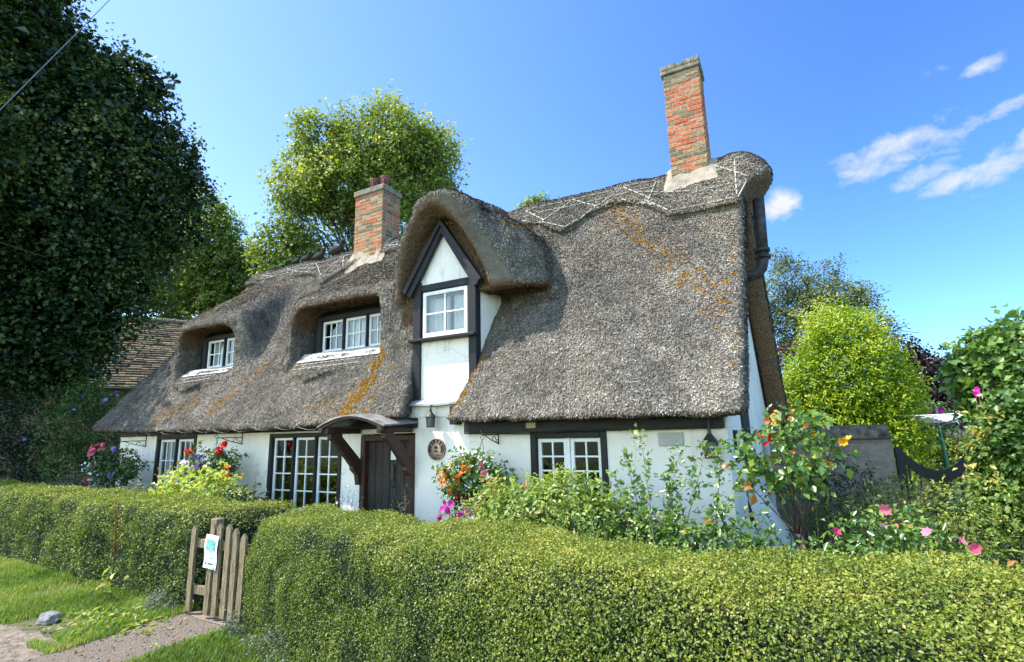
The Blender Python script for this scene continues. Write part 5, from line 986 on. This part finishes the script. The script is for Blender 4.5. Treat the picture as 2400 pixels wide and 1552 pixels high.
tag(npmesh('gravel', V, (np.arange(kk)[:, None, None]*6+of[None]).reshape(-1, 3), leafmat('pebble', [(0, (.12, .10, .085)), (.6, (.26, .23, .2)), (1, (.42, .39, .35))], 0, .9, .2), None, attrs={'tint': np.repeat(rng.random(kk), 6)}), 'small loose stones scattered on the path and the bare earth', 'gravel', kind='stuff')
# ------------------------------------------------------------------ right side: garden wall, gate, airer
m, nt, out = nmat('grey_blockwork'); g = NT(nt); p = g.n('ShaderNodeBsdfPrincipled'); p.inputs['Roughness'].default_value = .9
pos = g.geo().outputs['Position']; sx = g.n('ShaderNodeSeparateXYZ'); g.l(pos, sx.inputs[0]); cb = g.n('ShaderNodeCombineXYZ'); g.l(sx.outputs[0], cb.inputs[0]); g.l(sx.outputs[2], cb.inputs[1])
br = g.n('ShaderNodeTexBrick'); g.l(cb.outputs[0], br.inputs['Vector']); br.inputs['Scale'].default_value = 1; br.inputs['Brick Width'].default_value = .30; br.inputs['Row Height'].default_value = .105; br.inputs['Mortar Size'].default_value = .005
br.inputs['Color1'].default_value = (.18, .145, .118, 1); br.inputs['Color2'].default_value = (.25, .205, .168, 1); br.inputs['Mortar'].default_value = (.24, .22, .2, 1)
n_ = g.noise(12, 5, pos); g.l(g.mix(1., br.outputs[0], g.ramp(n_.outputs['Fac'], [(.3, (.65, .65, .65)), (.7, (1.15, 1.15, 1.15))]).outputs[0], 'MULTIPLY'), p.inputs['Base Color'])
b = g.n('ShaderNodeBump'); b.inputs['Strength'].default_value = .5; b.inputs['Distance'].default_value = .02; g.l(n_.outputs['Fac'], b.inputs['Height']); g.l(b.outputs[0], p.inputs['Normal']); g.l(p.outputs[0], out.inputs[0]); M['block'] = m
gwl = thing('garden_wall', 'low grey block garden wall with a rounded dark coping behind the rose tree', 'wall')
MB().box(-.45, 1.12, 3.0, 3.24, 0, 1.44, bev=.01).build('wall', M['block'], gwl)
mb = MB(); n = 10; V = []
for x in (-.45, 1.10):
    for i in range(n+1): t = math.pi*i/n; V.append((x, 3.12-.15*math.cos(t), 1.49+.15*math.sin(t)))
mb.add(V, [(i, i+1, n+2+i, n+1+i) for i in range(n)]+[tuple(range(n+1))[::-1], tuple(range(n+1, 2*n+2))]).box(-.45, 1.14, 2.96, 3.28, 1.442, 1.492, bev=.01)
mb.build('coping', simple('dark_coping', (.05, .043, .038), .9, .5, 12, .5, 40, c2=(.17, .14, .11)), gwl)
ag = thing('arched_gate', 'black wooden gate with a concave curved top rail beyond the garden', 'gate')
mb = MB(); n = 14; top = lambda t: 1.00+.30*(2*t-1)**2*(1 if t > .5 else .85); V = []
for i in range(n+1):
    x = 1.24+.74*i/n
    for y in (3.08, 3.12): V += [(x, y, top(i/n)+.005), (x, y, top(i/n)-.16)]
mb.add(V, [q for i in range(n) for q in ((4*i, 4*i+1, 4*i+5, 4*i+4), (4*i+2, 4*i+6, 4*i+7, 4*i+3), (4*i, 4*i+4, 4*i+6, 4*i+2), (4*i+1, 4*i+3, 4*i+7, 4*i+5))]).build('top_rail', M['black'], ag)
for i in range(7): x = 1.28+.66*i/6; MB().box(x-.012, x+.012, 3.09, 3.11, .1, top((x-1.24)/.74)-.1).build('bar', M['black'], ag)
MB().box(1.145, 1.24, 3.06, 3.14, 0, 1.32, bev=.008).build('gate_post', M['black'], ag); MB().box(1.98, 2.07, 3.06, 3.14, 0, 1.35, bev=.008).build('gate_post', M['black'], ag)
ai = thing('clothes_airer', 'rotary clothes airer with white lines on a green pole beyond the black gate', 'airer'); M['greenpole'] = simple('green_plastic', (.01, .16, .10), .4, .1); AX, AY = 2.22, 6.0
MB().tube([(AX+.06, AY, 0), (AX, AY, 1.62)], .028, 8).build('pole', M['greenpole'], ai); MB().tube([(AX, AY, 1.55), (AX, AY, 1.95)], .03, 8).build('head', M['steel'], ai)
arms = []
for k in range(4): t = math.pi/2*k+.35; e_ = (AX+.95*math.cos(t), AY+.95*math.sin(t), 1.80); arms.append(e_); MB().tube([(AX, AY, 1.60), e_], .012, 6).build('arm', M['steel'], ai)
mb = MB()
for f in np.linspace(.35, 1, 7):
    for k in range(4):
        a, b_ = np.array(arms[k]), np.array(arms[(k+1) % 4]); c_ = np.array((AX, AY, 1.60)); a2, b2 = c_+(a-c_)*f, c_+(b_-c_)*f; mb.tube([a2, (a2+b2)/2-np.array([0, 0, .02]), b2], .0075, 4)
mb.build('line', M['white'], ai)
dv = far(2328, 775, 30); tag(MB().tube([dv+np.array([.0, 0, -3]), dv], .03, 5).tube([dv+np.array([-.9, -.2, -.05]), dv+np.array([.35, .1, .02])], .02, 5).tube([dv+np.array([.15, -.25, 0]), dv+np.array([.15, .3, 0])], .018, 4).build('television_aerial', M['steel'], None), 'thin television aerial on the skyline at the right', 'aerial')
w0, w1 = far(-60, 310, 9), far(262, -12, 9); w0 = w0+(w0-w1)*1.2; w1 = w1+(w1-w0)*.6
tag(MB().tube([w0+(w1-w0)*t-np.array([0, 0, .25*t*(1-t)]) for t in np.linspace(0, 1, 14)], .0055, 5).build('overhead_wire', M['steel'], None), 'grey overhead wire crossing the top left corner before the huge tree', 'wire')
# ------------------------------------------------------------------ stone neighbour house
nh = thing('stone_house', 'old stone house with a stone slate roof at the left, behind the huge tree', 'house')
dA = nrm(np.array([.515, .857, 0])); nA = np.array([dA[1], -dA[0], 0]); E0 = far(300, 905, 28); ez = 3.95; E0[2] = 0; RZ = 7.6; run = 3.4
pt = lambda s, o_, z_: tuple(E0+dA*s-nA*o_+np.array([0, 0, z_]))
M['stone'] = simple('warm_rubble_stone', (.12, .085, .045), .95, .45, 3.5, .9, 9, c2=(.24, .18, .10), stretch=(1.2, 1.2, 3.5))
mb = MB(); S0, S1 = -16, 9
mb.add([pt(S0, .35, 0), pt(S1, .35, 0), pt(S1, .35, ez+.1), pt(S0, .35, ez+.1)], [(0, 1, 2, 3)]).add([pt(S1, .35, 0), pt(S1, 2*run-.35, 0), pt(S1, 2*run-.35, ez), pt(S1, run, RZ-.2), pt(S1, .35, ez)], [(0, 1, 2, 3, 4)]).add([pt(S0, .35, 0), pt(S0, 2*run-.35, 0), pt(S0, 2*run-.35, ez), pt(S0, run, RZ-.2), pt(S0, .35, ez)], [(4, 3, 2, 1, 0)]).add([pt(S0, 2*run-.35, 0), pt(S1, 2*run-.35, 0), pt(S1, 2*run-.35, ez), pt(S0, 2*run-.35, ez)], [(3, 2, 1, 0)])
mb.build('wall', M['stone'], nh)
mb = MB(); tint = []; rows = 30; slope = np.array([run, RZ-ez])
for side in (0, 1):
    for r_ in range(rows):
        t0, t1 = r_/rows, (r_+1.25)/rows; s = S0-.2; hgt_ = .05+.03*random.random()
        while s < S1+.2:
            w_ = random.uniform(.22, .55); a = random.uniform(-.012, .03)
            f = (lambda o_: o_) if side == 0 else (lambda o_: 2*run-o_)
            q = [pt(s+.01, f(run*t0), ez+(RZ-ez)*t0+hgt_+a), pt(s+w_-.01, f(run*t0), ez+(RZ-ez)*t0+hgt_+a+random.uniform(-.01, .01)), pt(s+w_-.01, f(run*t1), ez+(RZ-ez)*t1), pt(s+.01, f(run*t1), ez+(RZ-ez)*t1), pt(s+.01, f(run*t0), ez+(RZ-ez)*t0-.03), pt(s+w_-.01, f(run*t0), ez+(RZ-ez)*t0-.03)]
            mb.add(q, [(0, 1, 2, 3), (4, 5, 1, 0)]); tint += [random.random()]*6; s += w_
me = bpy.data.meshes.new('slate_roof'); me.from_pydata(mb.v, [], mb.f); me.update(); me.attributes.new('tint', 'FLOAT', 'POINT').data.foreach_set('value', tint)
m, nt, out = nmat('stone_slates'); g = NT(nt); p = g.n('ShaderNodeBsdfPrincipled'); p.inputs['Roughness'].default_value = .9
g.l(g.mix(1., g.ramp(g.attr('tint'), [(0, (.06, .044, .027)), (.5, (.125, .097, .06)), (.85, (.23, .185, .115)), (1, (.21, .12, .045))]).outputs[0], g.ramp(g.noise(8, 5, g.geo().outputs['Position']).outputs['Fac'], [(.3, (.5, .5, .5)), (.7, (1.2, 1.2, 1.2))]).outputs[0], 'MULTIPLY'), p.inputs['Base Color']); g.l(p.outputs[0], out.inputs[0])
rf = link('slate_roof', me, m, nh)
mb = MB().tube([pt(s, run, RZ+.03+.02*math.sin(s*2.3)) for s in np.linspace(S0-.2, S1+.2, 50)], .13, 8); mb.build('ridge_tiles', M['capstone'], rf)
MB().tube([pt(S0, -.05, ez-.06), pt(S1, -.05, ez-.06)], .07, 8).build('gutter', M['iron'], nh)
# ------------------------------------------------------------------ light and sky
sv = Vector((-.58, -.335, 1.0)).normalized()
sd_ = bpy.data.lights.new('sun', 'SUN'); so = bpy.data.objects.new('sun', sd_); col.objects.link(so)
sd_.energy = 9.5; sd_.angle = R(.53); sd_.color = (1, .955, .88); so.rotation_euler = sv.to_track_quat('Z', 'Y').to_euler(); so.location = (-20, -15, 30)
w = bpy.data.worlds.new('World'); sc.world = w; w.use_nodes = True; nt = w.node_tree; nt.nodes.clear(); g = NT(nt)
sky = g.n('ShaderNodeTexSky'); sky.sky_type = 'NISHITA'; sky.sun_disc = False
sky.sun_elevation = math.asin(sv.z); sky.sun_rotation = math.atan2(sv.x, sv.y)
sky.air_density = 1.0; sky.dust_density = .5; sky.ozone_density = 1.6; sky.altitude = 50
bg = g.n('ShaderNodeBackground'); bg.inputs[1].default_value = .15
wo = g.n('ShaderNodeOutputWorld')
dirv = g.n('ShaderNodeTexCoord').outputs['Generated']
def vm(op, a, b):
    n = g.n('ShaderNodeVectorMath', operation=op)
    for i, v in enumerate((a, b)):
        if hasattr(v, 'links'): g.l(v, n.inputs[i])
        else: n.inputs[i].default_value = tuple(v)
    return n.outputs[1] if op == 'DOT_PRODUCT' else n.outputs[0]
cn = g.noise(22, 9, g.mapping(dirv, (1, 1, 1.4)), .6); cn.inputs['Distortion'].default_value = .35
tot = None
for px, py, sa, sb, ang, amp in [(2085, 345, .046, .017, 24, .56), (2185, 330, .035, .018, 0, .42), (2090, 378, .05, .014, 20, .40), (2170, 405, .032, .012, 22, .42), (2245, 420, .034, .012, 24, .54), (2340, 390, .045, .014, 22, .5), (2390, 345, .035, .02, 20, .40), (2320, 275, .07, .009, 25, .28), (2285, 163, .017, .008, 22, .46), (2245, 168, .022, .012, 10, .28), (1825, 485, .024, .018, 20, .72), (838, 232, .012, .008, 0, .18), (2160, 835, .03, .012, 10, .25), (2270, 700, .05, .008, 25, .15)]:
    c0 = nrm(ray(px, py)); a1 = nrm(ray(px+50*math.cos(R(ang)), py-50*math.sin(R(ang)))-ray(px, py)); a2 = np.cross(c0, a1)
    u_ = g.math('DIVIDE', g.math('SUBTRACT', vm('DOT_PRODUCT', dirv, a1), float(c0@a1)), sa)
    v_ = g.math('DIVIDE', g.math('SUBTRACT', vm('DOT_PRODUCT', dirv, a2), float(c0@a2)), sb)
    q = g.math('ADD', g.math('MULTIPLY', u_, u_), g.math('MULTIPLY', v_, v_))
    e = g.math('MULTIPLY', g.math('POWER', 2.718, g.math('MULTIPLY', q, -.8)), amp)
    e = g.math('MULTIPLY', e, g.math('GREATER_THAN', vm('DOT_PRODUCT', dirv, c0), .5))
    tot = e if tot is None else g.math('MAXIMUM', tot, e)
cl = g.math('MULTIPLY', g.math('SUBTRACT', g.math('ADD', tot, g.math('MULTIPLY', cn.outputs['Fac'], 1.3)), .85), 2.1, True)
cl = g.math('MULTIPLY', cl, g.math('MULTIPLY', tot, 5, True), True)
lr = g.math('MULTIPLY_ADD', vm('DOT_PRODUCT', dirv, (-.88, -.47, 0)), 1.0, True); lr.node.inputs[2].default_value = .52
skyc = g.mix(1., sky.outputs[0], g.ramp(lr, [(0, (.335, .56, .90)), (.5, (.53, .73, .97)), (1, (.72, .84, .97))]).outputs[0], 'MULTIPLY'); skyc = g.mix(1., skyc, (2.5, 2.5, 2.5), 'MULTIPLY')
sz_ = g.n('ShaderNodeSeparateXYZ'); g.l(dirv, sz_.inputs[0])
hz = g.math('POWER', g.math('SUBTRACT', 1.0, g.math('MAXIMUM', sz_.outputs[2], 0.0), True), 5.0)
skyc = g.mix(g.math('MULTIPLY', hz, .55), skyc, g.mix(1., skyc, (1.9, 1.75, 1.3), 'MULTIPLY'))
back_fill = g.math('MAXIMUM', vm('DOT_PRODUCT', dirv, (.474, -.88, .1)), 0.0)  # added fill: unseen sky behind the camera brightened warm to lift shaded walls
skyc = g.mix(g.math('MULTIPLY', back_fill, .9, True), skyc, g.mix(1., skyc, (3.2, 2.55, 1.8), 'MULTIPLY'))
SKYMUL = skyc.node
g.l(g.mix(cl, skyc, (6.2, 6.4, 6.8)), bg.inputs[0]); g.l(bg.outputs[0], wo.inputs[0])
sc.view_settings.view_transform = 'Standard'; sc.view_settings.look = 'None'; sc.view_settings.exposure = 0; sc.view_settings.gamma = 1
sc.cycles.max_bounces = 6; sc.cycles.diffuse_bounces = 3; sc.cycles.transparent_max_bounces = 12; sc.cycles.transmission_bounces = 4; sc.cycles.glossy_bounces = 3
sc.cycles.use_denoising = True
